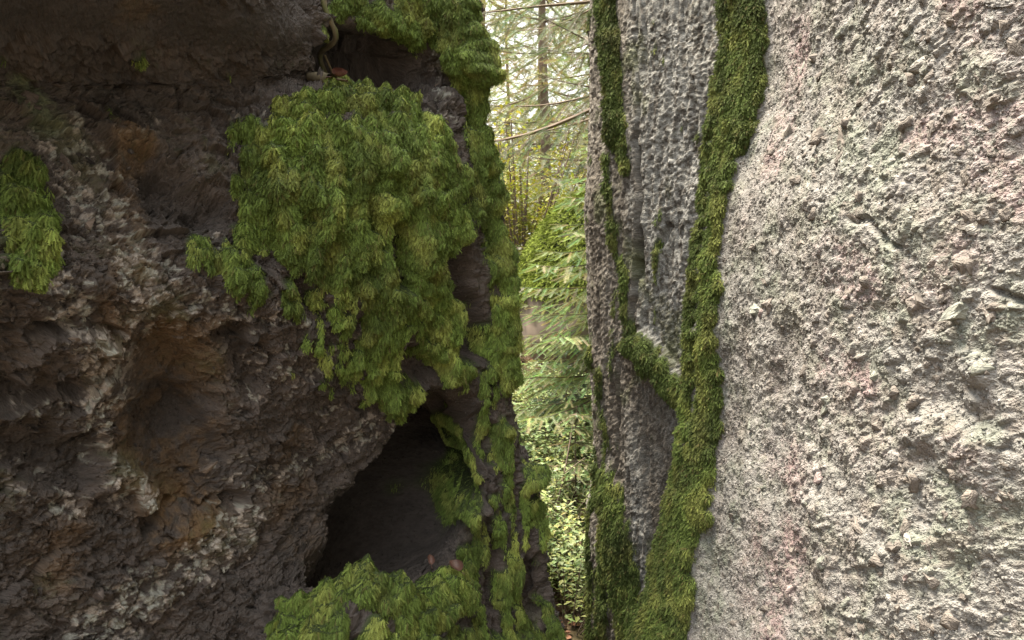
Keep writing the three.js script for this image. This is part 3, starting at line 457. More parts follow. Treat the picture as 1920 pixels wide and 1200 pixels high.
// ------------------------------------------------------------------ the pale grey rock wall
const PALE_ROCK = {  // unseen upper part and bend behind the camera are added to block light
  grid: [
    [[1.88,4.35,-1.66],[1.643,4.35,-1.435],[1.58,4.35,-1.348],[1.567,4.35,-1.312],[1.578,4.35,-1.278],[1.592,4.35,-1.258],[1.592,4.35,-1.244],[1.591,4.35,-1.216],[1.591,4.35,-1.18],[1.591,4.35,-1.139],[1.59,4.35,-1.099],[1.591,4.35,-1.063],[1.593,4.35,-1.032],[1.597,4.35,-1.004],[1.628,4.35,-0.916],[1.67,4.35,-0.73],[1.64,4.35,-0.34],[1.49,4.35,0.08],[1.85,4.35,0.5]],
    [[1.7,4.15,-2.65],[1.107,4.15,-2.088],[0.949,4.15,-1.87],[0.917,4.15,-1.78],[0.945,4.15,-1.694],[0.979,4.15,-1.645],[0.979,4.15,-1.609],[0.978,4.15,-1.541],[0.978,4.15,-1.451],[0.976,4.15,-1.347],[0.975,4.15,-1.248],[0.977,4.15,-1.157],[0.982,4.15,-1.08],[0.991,4.15,-1.01],[1.07,4.15,-0.79],[1.175,4.15,-0.325],[1.1,4.15,0.65],[0.725,4.15,1.7],[1.625,4.15,2.75]],
    [[1.6,3.9,-3.2],[0.809,3.9,-2.45],[0.599,3.9,-2.16],[0.556,3.9,-2.04],[0.593,3.9,-1.925],[0.639,3.9,-1.86],[0.639,3.9,-1.812],[0.638,3.9,-1.721],[0.637,3.9,-1.601],[0.635,3.9,-1.463],[0.634,3.9,-1.33],[0.636,3.9,-1.21],[0.642,3.9,-1.106],[0.655,3.9,-1.013],[0.76,3.9,-0.72],[0.9,3.9,-0.1],[0.8,3.9,1.2],[0.3,3.9,2.6],[1.5,3.9,4.0]],
    [[1.6,2.9,-3.2],[0.807,2.9,-2.45],[0.597,2.9,-2.16],[0.554,2.9,-2.04],[0.586,2.9,-1.925],[0.628,2.9,-1.86],[0.628,2.9,-1.812],[0.629,2.9,-1.721],[0.629,2.9,-1.6],[0.629,2.9,-1.462],[0.63,2.9,-1.33],[0.632,2.9,-1.21],[0.64,2.8,-1.106],[0.655,2.8,-1.013],[0.76,2.8,-0.72],[0.9,2.8,-0.1],[0.8,2.8,1.2],[0.3,2.8,2.6],[1.5,2.8,4.0]],
    [[1.6,2.411,-3.2],[0.806,2.411,-2.45],[0.596,2.39,-2.16],[0.553,2.38,-2.04],[0.582,2.322,-1.925],[0.62,2.289,-1.86],[0.621,2.265,-1.812],[0.622,2.219,-1.721],[0.624,2.158,-1.6],[0.625,2.089,-1.462],[0.626,2.022,-1.33],[0.63,1.961,-1.21],[0.639,1.909,-1.106],[0.654,1.861,-1.012],[0.76,1.855,-0.72],[0.9,1.855,-0.1],[0.8,1.855,1.2],[0.3,1.855,2.6],[1.5,1.855,4.0]],
    [[1.6,2.198,-3.2],[0.805,2.198,-2.45],[0.595,2.182,-2.16],[0.552,2.174,-2.04],[0.579,2.128,-1.925],[0.616,2.102,-1.86],[0.617,2.082,-1.812],[0.619,2.045,-1.721],[0.621,1.997,-1.6],[0.623,1.941,-1.462],[0.625,1.887,-1.33],[0.629,1.839,-1.209],[0.638,1.797,-1.106],[0.654,1.759,-1.012],[0.76,1.754,-0.72],[0.9,1.754,-0.1],[0.8,1.754,1.2],[0.3,1.754,2.6],[1.5,1.754,4.0]],
    [[1.6,2.057,-3.2],[0.801,2.057,-2.45],[0.591,2.044,-2.16],[0.549,2.037,-2.04],[0.574,1.998,-1.925],[0.609,1.976,-1.86],[0.61,1.96,-1.812],[0.613,1.93,-1.721],[0.616,1.889,-1.6],[0.619,1.842,-1.462],[0.622,1.798,-1.33],[0.627,1.757,-1.209],[0.637,1.722,-1.106],[0.654,1.691,-1.012],[0.76,1.687,-0.72],[0.9,1.687,-0.1],[0.8,1.687,1.2],[0.3,1.687,2.6],[1.5,1.687,4.0]],
    [[1.6,1.916,-3.2],[0.781,1.916,-2.45],[0.571,1.905,-2.16],[0.529,1.899,-2.04],[0.555,1.869,-1.925],[0.591,1.851,-1.86],[0.594,1.838,-1.812],[0.598,1.814,-1.721],[0.603,1.781,-1.6],[0.609,1.744,-1.462],[0.615,1.708,-1.329],[0.623,1.676,-1.209],[0.635,1.648,-1.106],[0.654,1.623,-1.012],[0.76,1.619,-0.72],[0.9,1.619,-0.1],[0.8,1.619,1.2],[0.3,1.619,2.6],[1.5,1.619,4.0]],
    [[1.6,1.774,-3.2],[0.761,1.774,-2.45],[0.551,1.766,-2.16],[0.508,1.762,-2.04],[0.526,1.739,-1.925],[0.554,1.726,-1.86],[0.558,1.716,-1.811],[0.566,1.698,-1.721],[0.577,1.673,-1.6],[0.588,1.645,-1.462],[0.599,1.618,-1.329],[0.613,1.594,-1.208],[0.629,1.573,-1.105],[0.654,1.554,-1.011],[0.76,1.552,-0.72],[0.9,1.552,-0.1],[0.8,1.552,1.2],[0.3,1.552,2.6],[1.5,1.552,4.0]],
    [[1.6,1.633,-3.2],[0.744,1.633,-2.45],[0.534,1.627,-2.16],[0.492,1.625,-2.04],[0.5,1.609,-1.925],[0.519,1.601,-1.86],[0.525,1.594,-1.811],[0.537,1.582,-1.721],[0.552,1.565,-1.6],[0.569,1.547,-1.461],[0.585,1.529,-1.328],[0.603,1.513,-1.208],[0.625,1.499,-1.104],[0.653,1.486,-1.011],[0.76,1.485,-0.72],[0.9,1.485,-0.1],[0.8,1.485,1.2],[0.3,1.485,2.6],[1.5,1.485,4.0]],
    [[1.6,1.491,-3.2],[0.732,1.491,-2.45],[0.522,1.489,-2.16],[0.479,1.487,-2.04],[0.489,1.48,-1.925],[0.509,1.475,-1.86],[0.516,1.472,-1.811],[0.528,1.466,-1.721],[0.545,1.458,-1.599],[0.563,1.448,-1.461],[0.581,1.439,-1.328],[0.601,1.431,-1.208],[0.623,1.424,-1.104],[0.653,1.418,-1.01],[0.76,1.417,-0.72],[0.9,1.417,-0.1],[0.8,1.417,1.2],[0.3,1.417,2.6],[1.5,1.417,4.0]],
    [[1.6,1.35,-3.2],[0.719,1.35,-2.45],[0.509,1.35,-2.16],[0.467,1.35,-2.04],[0.481,1.35,-1.925],[0.504,1.35,-1.86],[0.511,1.35,-1.811],[0.524,1.35,-1.721],[0.541,1.35,-1.599],[0.56,1.35,-1.461],[0.579,1.35,-1.328],[0.599,1.35,-1.208],[0.623,1.35,-1.104],[0.653,1.35,-1.01],[0.76,1.35,-0.72],[0.9,1.35,-0.1],[0.8,1.35,1.2],[0.3,1.35,2.6],[1.5,1.35,4.0]],
    [[1.6,1.209,-3.2],[0.717,1.209,-2.45],[0.507,1.211,-2.16],[0.464,1.213,-2.04],[0.48,1.22,-1.925],[0.504,1.225,-1.86],[0.511,1.228,-1.811],[0.524,1.234,-1.721],[0.541,1.242,-1.599],[0.56,1.252,-1.461],[0.579,1.261,-1.328],[0.599,1.269,-1.208],[0.623,1.276,-1.104],[0.653,1.282,-1.01],[0.76,1.283,-0.72],[0.9,1.283,-0.1],[0.8,1.283,1.2],[0.3,1.283,2.6],[1.5,1.283,4.0]],
    [[1.6,1.067,-3.2],[0.7,1.067,-2.45],[0.49,1.073,-2.16],[0.448,1.075,-2.04],[0.472,1.091,-1.925],[0.504,1.099,-1.86],[0.511,1.106,-1.811],[0.524,1.118,-1.721],[0.541,1.135,-1.599],[0.56,1.153,-1.461],[0.579,1.171,-1.328],[0.599,1.187,-1.208],[0.623,1.201,-1.104],[0.653,1.214,-1.01],[0.76,1.215,-0.72],[0.9,1.215,-0.1],[0.8,1.215,1.2],[0.3,1.215,2.6],[1.5,1.215,4.0]],
    [[1.6,0.926,-3.2],[0.675,0.926,-2.45],[0.465,0.934,-2.16],[0.423,0.938,-2.04],[0.452,0.961,-1.925],[0.487,0.974,-1.86],[0.495,0.984,-1.811],[0.51,1.002,-1.721],[0.53,1.027,-1.599],[0.551,1.055,-1.461],[0.573,1.082,-1.328],[0.595,1.106,-1.208],[0.62,1.127,-1.104],[0.653,1.146,-1.01],[0.76,1.148,-0.72],[0.9,1.148,-0.1],[0.8,1.148,1.2],[0.3,1.148,2.6],[1.5,1.148,4.0]],
    [[1.6,0.784,-3.2],[0.646,0.784,-2.45],[0.436,0.795,-2.16],[0.394,0.801,-2.04],[0.432,0.831,-1.925],[0.475,0.849,-1.86],[0.484,0.862,-1.811],[0.5,0.887,-1.721],[0.521,0.919,-1.599],[0.544,0.957,-1.461],[0.567,0.992,-1.328],[0.592,1.025,-1.207],[0.619,1.053,-1.104],[0.653,1.078,-1.01],[0.76,1.081,-0.72],[0.9,1.081,-0.1],[0.8,1.081,1.2],[0.3,1.081,2.6],[1.5,1.081,4.0]],
    [[1.6,0.643,-3.2],[0.617,0.643,-2.45],[0.407,0.656,-2.16],[0.365,0.663,-2.04],[0.408,0.702,-1.925],[0.455,0.724,-1.86],[0.465,0.74,-1.811],[0.483,0.771,-1.721],[0.507,0.812,-1.599],[0.533,0.858,-1.461],[0.559,0.903,-1.328],[0.586,0.944,-1.207],[0.616,0.978,-1.103],[0.653,1.01,-1.01],[0.76,1.013,-0.72],[0.9,1.013,-0.1],[0.8,1.013,1.2],[0.3,1.013,2.6],[1.5,1.013,4.0]],
    [[1.6,0.502,-3.2],[0.57,0.502,-2.45],[0.36,0.518,-2.16],[0.319,0.526,-2.04],[0.369,0.572,-1.925],[0.422,0.598,-1.86],[0.434,0.618,-1.811],[0.455,0.655,-1.72],[0.484,0.704,-1.599],[0.515,0.76,-1.46],[0.546,0.814,-1.327],[0.578,0.862,-1.207],[0.611,0.904,-1.103],[0.652,0.942,-1.009],[0.76,0.946,-0.72],[0.9,0.946,-0.1],[0.8,0.946,1.2],[0.3,0.946,2.6],[1.5,0.946,4.0]],
    [[1.6,0.289,-3.2],[0.512,0.289,-2.45],[0.302,0.31,-2.16],[0.261,0.32,-2.04],[0.318,0.378,-1.925],[0.376,0.411,-1.86],[0.39,0.435,-1.811],[0.416,0.481,-1.72],[0.451,0.543,-1.599],[0.49,0.613,-1.46],[0.528,0.68,-1.327],[0.565,0.741,-1.206],[0.605,0.793,-1.103],[0.652,0.841,-1.009],[0.76,0.845,-0.72],[0.9,0.845,-0.1],[0.8,0.845,1.2],[0.3,0.845,2.6],[1.5,0.845,4.0]],
    [[1.6,-0.15,-3.2],[0.416,-0.15,-2.45],[0.206,-0.15,-2.16],[0.165,-0.15,-2.04],[0.233,-0.15,-1.925],[0.301,-0.15,-1.86],[0.319,-0.15,-1.811],[0.353,-0.15,-1.72],[0.398,-0.15,-1.598],[0.448,-0.15,-1.46],[0.497,-0.15,-1.326],[0.546,-0.15,-1.206],[0.595,-0.15,-1.102],[0.652,-0.15,-1.008],[0.76,-0.15,-0.72],[0.9,-0.15,-0.1],[0.8,-0.15,1.2],[0.3,-0.15,2.6],[1.5,-0.15,4.0]]],
  moss: [
    [3.08,4.6,3.27,6.5,0.027,1],
    [3.09,6.5,3.11,8.0,0.025,1],
    [3.11,8.0,3.09,9.5,0.022,1],
    [3.09,9.5,3.16,11.5,0.022,1],
    [3.16,11.5,3.13,13.0,0.026,1],
    [3.13,13.0,3.15,15.0,0.034,1],
    [3.15,15.0,3.08,17.0,0.043,1],
    [3.94,4.6,4.11,5.9,0.055,1],
    [3.97,5.9,4.2,7.3,0.06,1],
    [3.91,7.3,3.96,9.0,0.043,1],
    [3.96,9.0,4.03,11.0,0.038,1],
    [3.97,11.0,4.11,13.0,0.042,1],
    [3.95,13.0,4.1,14.5,0.051,1],
    [3.82,14.5,3.74,16.0,0.062,1],
    [3.8,16.0,3.83,17.13,0.079,1],
    [3.83,17.13,3.91,18.0,0.094,1]],
  relief: [
    [4.07,7.5,4.59,7.9,0.017,-0.012],
    [9.82,9.1,10.89,9.65,0.006,-0.012],
    [12.67,10.6,13.0,10.8,0.007,-0.012],
    [12.19,11.8,12.35,11.9,0.022,0.015],
    [8.26,11.4,7.77,14.0,0.066,-0.012],
    [9.45,15.0,11.17,16.0,0.108,0.012],
    [11.04,13.2,12.36,13.5,0.046,0.01]],
  pink: [
    [7.22,5.6,7.03,8.0,0.065,0.9],
    [9.34,9.8,10.12,10.2,0.056,1],
    [11.0,7.4,12.82,7.3,0.044,0.9],
    [12.65,8.0,13.0,8.8,0.041,1],
    [9.39,11.9,10.14,12.2,0.042,0.9],
    [7.86,13.5,8.69,13.9,0.065,1],
    [8.56,15.2,8.36,16.8,0.077,1],
    [7.55,15.0,7.43,16.0,0.059,0.8],
    [12.04,13.6,12.52,13.8,0.029,0.7],
    [11.02,10.2,11.62,10.6,0.032,0.7],
    [11.8,5.0,13.0,5.6,0.05,0.8],
    [11.81,9.8,12.43,10.0,0.044,0.6]],
  pale: [
    [7.15,11.4,7.38,14.0,0.058,1],
    [8.56,12.6,9.29,14.5,0.061,0.8],
    [7.08,14.5,7.43,16.0,0.06,0.8]],
};
const paleRock = thing('grey_rock', 'tall pale grey lichen covered rock wall with a mossy edge', 'rock', [1.3, 0, -0.7]);
let paleSurface;
{
  const rk = buildRock(PALE_ROCK, {
    cols: [2, 14], rows: [4, 18], fine: 0.0027, coarse: 0.05, base: paleRock.position.toArray(),
    surface(x, y, z, f, o) {
      const w1 = noise(x * 11, y * 11, z * 11), w2 = noise(x * 11 + 31, y * 11, z * 11), v1 = noise(x * 37, y * 37, z * 37);
      const X = x + 0.01 * w1, Y = y + 0.03 * w2, Z = z + 0.02 * w1 + 0.012 * v1;
      const rel = fieldSum(f.relief, X, Y, Z), pink = fieldMax(f.pink, X, Y, Z), pale = fieldMax(f.pale, X, Y, Z);
      const strand = noise(x * 52, y * 10 + w1, z * 52) + 0.5 * noise(x * 110, y * 24, z * 110);
      let moss = fieldMax(f.moss, x + 0.004 * v1, y, z + 0.02 * v1 + 0.02 * w1, 0.6); moss = moss > 0.02 ? clamp(moss * 1.9 - 0.42 + 0.45 * strand + 0.7 * fbm(x * 25, y * 20, z * 25, 2)) : 0;
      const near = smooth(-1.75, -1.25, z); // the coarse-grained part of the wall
      let d = rel + 0.016 * fbm(x * 4, y * 4, z * 4, 3) + 0.012 * fbm(x * 15, y * 15, z * 15, 3);
      let c1 = cells(x * 40 + w1 * 0.4, y * 46 - z * 12, z * 34); const big = perm[c1.id] / 255; d += (0.3 + 0.7 * near) * (0.0026 * c1.tilt + 0.006 * smooth(0.62, 0.95, big) * smooth(0.03, 0.3, c1.f2 - c1.f1));
      const id1 = c1.id;
      c1 = cells(x * 88, y * 96, z * 88 + w2 * 0.5); d += 0.002 * c1.tilt + 0.0022 * smooth(0.55, 0.9, perm[c1.id] / 255) * smooth(0.0, 0.3, c1.f2 - c1.f1); const id2 = c1.id;
      const grit = fbm(x * 170, y * 170, z * 170, 3, 0.7); d += 0.0032 * grit;
      d += moss * (0.013 + 0.012 * strand);
      o.d = d; o.moss = moss;
      const c = o.c, n1 = fbm(x * 6, y * 6, z * 6, 4), n2 = fbm(x * 75, y * 75, z * 75, 3, 0.65), n3 = fbm(x * 14 + 9, y * 14, z * 14, 3);
      c[0] = 0.282; c[1] = 0.28; c[2] = 0.272;
      mix3(c, [0.245, 0.268, 0.228], smooth(-0.15, 0.3, n3) * 0.9);
      mix3(c, [0.335, 0.24, 0.252], clamp(0.12 + pink * 0.85 + n1 * 0.8) * smooth(-0.3, 0.3, n2 + n3 * 0.6));
      mix3(c, [0.42, 0.412, 0.405], smooth(0.05, 0.4, n2 + 0.3 * grit + 0.25 * pale) * 0.75);
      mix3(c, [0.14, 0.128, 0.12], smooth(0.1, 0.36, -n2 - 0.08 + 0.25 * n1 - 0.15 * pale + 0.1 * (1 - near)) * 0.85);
      c[0] *= 0.92; c[1] *= 0.92; c[2] *= 0.92;
      mix3(c, [0.22, 0.185, 0.165], (id1 & 7) === 0 ? 0.45 * near : (id2 & 7) === 1 ? 0.3 : 0);
      mix3(c, [0.035, 0.045, 0.012], smooth(0.05, 0.45, moss));
    },
  });
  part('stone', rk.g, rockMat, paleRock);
  mossOn(rk, paleRock, 'moss', 22, { perArea: 190000, length: 0.0125, hang: 0.8, tint: mossTint(0.5) });
  paleSurface = rk; add(paleRock);
}

// ------------------------------------------------------------------ the farther upright slab
const SLAB_ROCK = {
  grid: [
    [[1.64,3.8,-3.76],[1.157,3.8,-3.55],[1.091,3.8,-3.34],[1.082,3.8,-3.295],[1.091,3.8,-3.265],[1.104,3.8,-3.238],[1.108,3.8,-3.214],[1.116,3.8,-3.202],[1.129,3.8,-3.184],[1.144,3.8,-3.166],[1.16,3.8,-3.145],[1.176,3.8,-3.127],[1.195,3.8,-3.106],[1.37,3.8,-3.085]],
    [[2.0,3.6,-4.3],[0.792,3.6,-3.775],[0.627,3.6,-3.25],[0.604,3.6,-3.137],[0.628,3.6,-3.062],[0.66,3.6,-2.995],[0.67,3.6,-2.935],[0.69,3.6,-2.905],[0.722,3.6,-2.86],[0.76,3.6,-2.815],[0.801,3.6,-2.762],[0.841,3.6,-2.718],[0.888,3.6,-2.665],[1.325,3.6,-2.612]],
    [[2.2,3.35,-4.6],[0.589,3.35,-3.9],[0.369,3.35,-3.2],[0.339,3.35,-3.05],[0.371,3.35,-2.95],[0.414,3.35,-2.86],[0.427,3.35,-2.78],[0.454,3.35,-2.74],[0.496,3.35,-2.68],[0.547,3.35,-2.62],[0.601,3.35,-2.55],[0.654,3.35,-2.49],[0.717,3.35,-2.42],[1.3,3.35,-2.35]],
    [[2.2,3.229,-4.6],[0.577,3.229,-3.9],[0.357,3.211,-3.2],[0.327,3.198,-3.05],[0.36,3.138,-2.95],[0.403,3.083,-2.86],[0.427,3.035,-2.78],[0.454,3.011,-2.74],[0.496,2.974,-2.68],[0.547,2.938,-2.62],[0.601,2.895,-2.55],[0.654,2.859,-2.49],[0.717,2.817,-2.42],[1.3,2.805,-2.35]],
    [[2.2,2.603,-4.6],[0.57,2.603,-3.9],[0.35,2.59,-3.2],[0.32,2.582,-3.05],[0.354,2.542,-2.95],[0.397,2.506,-2.86],[0.427,2.473,-2.78],[0.454,2.457,-2.74],[0.496,2.433,-2.68],[0.547,2.409,-2.62],[0.601,2.38,-2.55],[0.654,2.356,-2.49],[0.717,2.328,-2.42],[1.3,2.32,-2.35]],
    [[2.2,2.394,-4.6],[0.567,2.394,-3.9],[0.347,2.384,-3.2],[0.317,2.377,-3.05],[0.351,2.343,-2.95],[0.394,2.313,-2.86],[0.427,2.286,-2.78],[0.454,2.273,-2.74],[0.496,2.252,-2.68],[0.547,2.232,-2.62],[0.601,2.209,-2.55],[0.654,2.188,-2.49],[0.717,2.165,-2.42],[1.3,2.158,-2.35]],
    [[2.2,2.185,-4.6],[0.564,2.185,-3.9],[0.344,2.177,-3.2],[0.314,2.172,-3.05],[0.348,2.145,-2.95],[0.391,2.12,-2.86],[0.427,2.099,-2.78],[0.454,2.088,-2.74],[0.496,2.072,-2.68],[0.547,2.056,-2.62],[0.601,2.037,-2.55],[0.654,2.021,-2.49],[0.717,2.002,-2.42],[1.3,1.996,-2.35]],
    [[2.2,1.976,-4.6],[0.557,1.976,-3.9],[0.337,1.97,-3.2],[0.307,1.966,-3.05],[0.341,1.946,-2.95],[0.384,1.928,-2.86],[0.427,1.912,-2.78],[0.454,1.904,-2.74],[0.496,1.891,-2.68],[0.547,1.879,-2.62],[0.601,1.865,-2.55],[0.654,1.853,-2.49],[0.717,1.839,-2.42],[1.3,1.835,-2.35]],
    [[2.2,1.768,-4.6],[0.55,1.768,-3.9],[0.33,1.763,-3.2],[0.3,1.761,-3.05],[0.334,1.747,-2.95],[0.377,1.735,-2.86],[0.427,1.724,-2.78],[0.454,1.719,-2.74],[0.496,1.711,-2.68],[0.547,1.703,-2.62],[0.601,1.693,-2.55],[0.654,1.685,-2.49],[0.717,1.676,-2.42],[1.3,1.673,-2.35]],
    [[2.2,1.559,-4.6],[0.558,1.559,-3.9],[0.338,1.557,-3.2],[0.308,1.555,-3.05],[0.342,1.549,-2.95],[0.385,1.543,-2.86],[0.427,1.537,-2.78],[0.454,1.535,-2.74],[0.496,1.53,-2.68],[0.547,1.526,-2.62],[0.601,1.522,-2.55],[0.654,1.518,-2.49],[0.717,1.513,-2.42],[1.3,1.512,-2.35]],
    [[2.2,1.35,-4.6],[0.566,1.35,-3.9],[0.346,1.35,-3.2],[0.316,1.35,-3.05],[0.35,1.35,-2.95],[0.393,1.35,-2.86],[0.427,1.35,-2.78],[0.454,1.35,-2.74],[0.496,1.35,-2.68],[0.547,1.35,-2.62],[0.601,1.35,-2.55],[0.654,1.35,-2.49],[0.717,1.35,-2.42],[1.3,1.35,-2.35]],
    [[2.2,1.141,-4.6],[0.575,1.141,-3.9],[0.355,1.143,-3.2],[0.325,1.145,-3.05],[0.358,1.151,-2.95],[0.401,1.157,-2.86],[0.427,1.163,-2.78],[0.454,1.165,-2.74],[0.496,1.17,-2.68],[0.547,1.174,-2.62],[0.601,1.178,-2.55],[0.654,1.182,-2.49],[0.717,1.187,-2.42],[1.3,1.188,-2.35]],
    [[2.2,0.932,-4.6],[0.578,0.932,-3.9],[0.358,0.937,-3.2],[0.328,0.939,-3.05],[0.361,0.953,-2.95],[0.403,0.965,-2.86],[0.427,0.976,-2.78],[0.454,0.981,-2.74],[0.496,0.989,-2.68],[0.547,0.997,-2.62],[0.601,1.007,-2.55],[0.654,1.015,-2.49],[0.717,1.024,-2.42],[1.3,1.027,-2.35]],
    [[2.2,0.724,-4.6],[0.581,0.724,-3.9],[0.361,0.73,-3.2],[0.331,0.734,-3.05],[0.364,0.754,-2.95],[0.406,0.772,-2.86],[0.427,0.788,-2.78],[0.454,0.796,-2.74],[0.496,0.809,-2.68],[0.547,0.821,-2.62],[0.601,0.835,-2.55],[0.654,0.847,-2.49],[0.717,0.861,-2.42],[1.3,0.865,-2.35]],
    [[2.2,0.515,-4.6],[0.554,0.515,-3.9],[0.334,0.523,-3.2],[0.304,0.528,-3.05],[0.338,0.555,-2.95],[0.381,0.58,-2.86],[0.427,0.601,-2.78],[0.454,0.612,-2.74],[0.496,0.628,-2.68],[0.547,0.644,-2.62],[0.601,0.663,-2.55],[0.654,0.679,-2.49],[0.717,0.698,-2.42],[1.3,0.704,-2.35]],
    [[2.2,0.306,-4.6],[0.558,0.306,-3.9],[0.338,0.316,-3.2],[0.308,0.323,-3.05],[0.342,0.357,-2.95],[0.385,0.387,-2.86],[0.427,0.414,-2.78],[0.454,0.427,-2.74],[0.496,0.448,-2.68],[0.547,0.468,-2.62],[0.601,0.491,-2.55],[0.654,0.512,-2.49],[0.717,0.535,-2.42],[1.3,0.542,-2.35]],
    [[2.2,0.097,-4.6],[0.554,0.097,-3.9],[0.334,0.11,-3.2],[0.304,0.118,-3.05],[0.338,0.158,-2.95],[0.381,0.194,-2.86],[0.427,0.227,-2.78],[0.454,0.243,-2.74],[0.496,0.267,-2.68],[0.547,0.291,-2.62],[0.601,0.32,-2.55],[0.654,0.344,-2.49],[0.717,0.372,-2.42],[1.3,0.38,-2.35]],
    [[2.2,-0.216,-4.6],[0.546,-0.216,-3.9],[0.326,-0.201,-3.2],[0.296,-0.19,-3.05],[0.33,-0.14,-2.95],[0.374,-0.094,-2.86],[0.427,-0.054,-2.78],[0.454,-0.034,-2.74],[0.496,-0.004,-2.68],[0.547,0.027,-2.62],[0.601,0.062,-2.55],[0.654,0.092,-2.49],[0.717,0.128,-2.42],[1.3,0.138,-2.35]],
    [[2.2,-0.15,-4.6],[0.538,-0.15,-3.9],[0.318,-0.15,-3.2],[0.288,-0.15,-3.05],[0.322,-0.15,-2.95],[0.366,-0.15,-2.86],[0.427,-0.15,-2.78],[0.454,-0.15,-2.74],[0.496,-0.15,-2.68],[0.547,-0.15,-2.62],[0.601,-0.15,-2.55],[0.654,-0.15,-2.49],[0.717,-0.15,-2.42],[1.3,-0.15,-2.35]]],
  moss: [
    [2.93,12.7,3.18,16.0,0.033,0.95],
    [2.98,10.0,2.96,12.6,0.02,0.5],
    [4.41,3.87,4.96,6.5,0.062,1],
    [3.55,4.0,4.05,4.9,0.036,0.8],
    [5.39,6.4,5.58,7.1,0.034,0.8],
    [5.31,8.8,5.91,10.4,0.034,0.6],
    [6.67,10.4,9.75,11.5,0.061,0.95],
    [4.25,13.0,6.39,16.0,0.105,0.8],
    [9.25,14.0,7.48,16.0,0.09,0.85],
    [3.55,11.0,4.25,13.0,0.04,0.45],
    [8.14,7.8,7.83,10.0,0.024,0.35],
    [8.14,4.9,8.2,5.2,0.022,0.5],
    [4.48,7.0,5.03,8.8,0.043,0.5],
    [9.75,11.6,9.5,14.0,0.042,0.6],
    [4.36,14.0,4.0,16.0,0.048,0.8],
    [4.91,9.6,4.36,11.0,0.035,0.4]],
  relief: [
    [6.28,3.83,6.44,6.9,0.011,-0.02],
    [6.56,6.9,7.0,9.2,0.017,-0.055],
    [6.39,9.0,6.11,10.2,0.015,-0.04],
    [6.67,10.45,9.75,11.48,0.061,0.04],
    [6.11,11.0,9.0,14.4,0.082,-0.015],
    [4.96,10.5,4.61,13.0,0.015,-0.02],
    [4.25,13.0,6.11,16.0,0.077,0.025],
    [9.25,14.5,8.14,16.0,0.089,0.04],
    [4.46,4.6,4.94,6.4,0.049,0.02],
    [8.14,8.7,8.71,8.2,0.018,-0.02]],
  brown: [
    [6.67,11.0,9.0,14.4,0.109,1],
    [6.22,9.7,6.22,10.1,0.026,0.9],
    [3.7,7.0,3.18,13.0,0.048,0.7],
    [4.35,11.2,5.4,14.0,0.058,0.7],
    [6.39,7.0,6.67,9.0,0.026,0.6]],
  pale: [
    [9.0,4.6,9.75,9.6,0.087,0.8],
    [8.14,6.5,8.43,10.0,0.072,0.5]],
};
const slabRock = thing('upright_rock', 'upright weathered rock split by a dark crack, with moss bands and a mossy ridge', 'rock', [1.2, 0, -3.3]);
{
  const rk = buildRock(SLAB_ROCK, {
    cols: [2, 13], rows: [3, 17], fine: 0.0043, coarse: 0.08, base: slabRock.position.toArray(),
    surface(x, y, z, f, o) {
      const w1 = noise(x * 11, y * 11, z * 11), w2 = noise(x * 11 + 31, y * 11, z * 11), v1 = noise(x * 41, y * 27, z * 41);
      const X = x + 0.014 * w1 + 0.008 * v1, Y = y + 0.04 * w2, Z = z + 0.014 * w1;
      const rel = fieldSum(f.relief, x + 0.01 * w1 + 0.005 * v1, Y, Z), brown = fieldMax(f.brown, X, Y, Z), pale = fieldMax(f.pale, X, Y, Z);
      const strand = noise(x * 60, y * 8 + w1, z * 60) + 0.5 * noise(x * 120, y * 16, z * 120);
      let moss = fieldMax(f.moss, X, Y, Z, 0.2); moss = moss > 0.02 ? clamp(moss * 1.7 - 0.5 + 0.65 * strand + 0.8 * fbm(x * 22, y * 13, z * 22, 3)) : clamp(1.5 * noise(x * 24, y * 13, z * 24) + 0.5 * strand - 0.8);
      let d = rel + 0.018 * fbm(x * 4, y * 3, z * 4, 3) + 0.016 * ridge(x * 24, y * 3.5, z * 24, 3);
      const c1 = cells(x * 48, y * 30, z * 48); d += 0.006 * c1.tilt; const id1 = c1.id;
      const grit = fbm(x * 110, y * 80, z * 110, 3, 0.7); d += 0.009 * grit + moss * (0.01 + 0.012 * strand);
      o.d = d; o.moss = moss;
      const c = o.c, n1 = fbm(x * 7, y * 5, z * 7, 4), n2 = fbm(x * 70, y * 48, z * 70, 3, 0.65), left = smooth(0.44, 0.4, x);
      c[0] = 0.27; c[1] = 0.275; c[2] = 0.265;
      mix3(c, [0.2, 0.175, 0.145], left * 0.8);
      mix3(c, [0.14, 0.115, 0.09], brown * smooth(-0.5, 0.2, n1 + n2) * 0.9);
      mix3(c, [0.45, 0.455, 0.45], smooth(0.02, 0.3, n2 + 0.12 * pale) * (0.3 + 0.5 * pale) * (1 - 0.7 * brown));
      mix3(c, [0.09, 0.08, 0.07], smooth(-0.05, 0.22, -n2 + 0.3 * n1 + 0.3 * noise(x * 60, y * 6, z * 60)) * 0.9);
      mix3(c, [0.13, 0.16, 0.06], smooth(0.1, 0.4, n1) * 0.5 * (1 - pale));
      mix3(c, [0.05, 0.075, 0.018], smooth(0.05, 0.5, moss));
    },
  });
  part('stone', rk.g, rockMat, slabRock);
  mossOn(rk, slabRock, 'moss', 23, { perArea: 110000, length: 0.018, hang: 0.9, tint: mossTint(0.46) });
  add(slabRock);
}

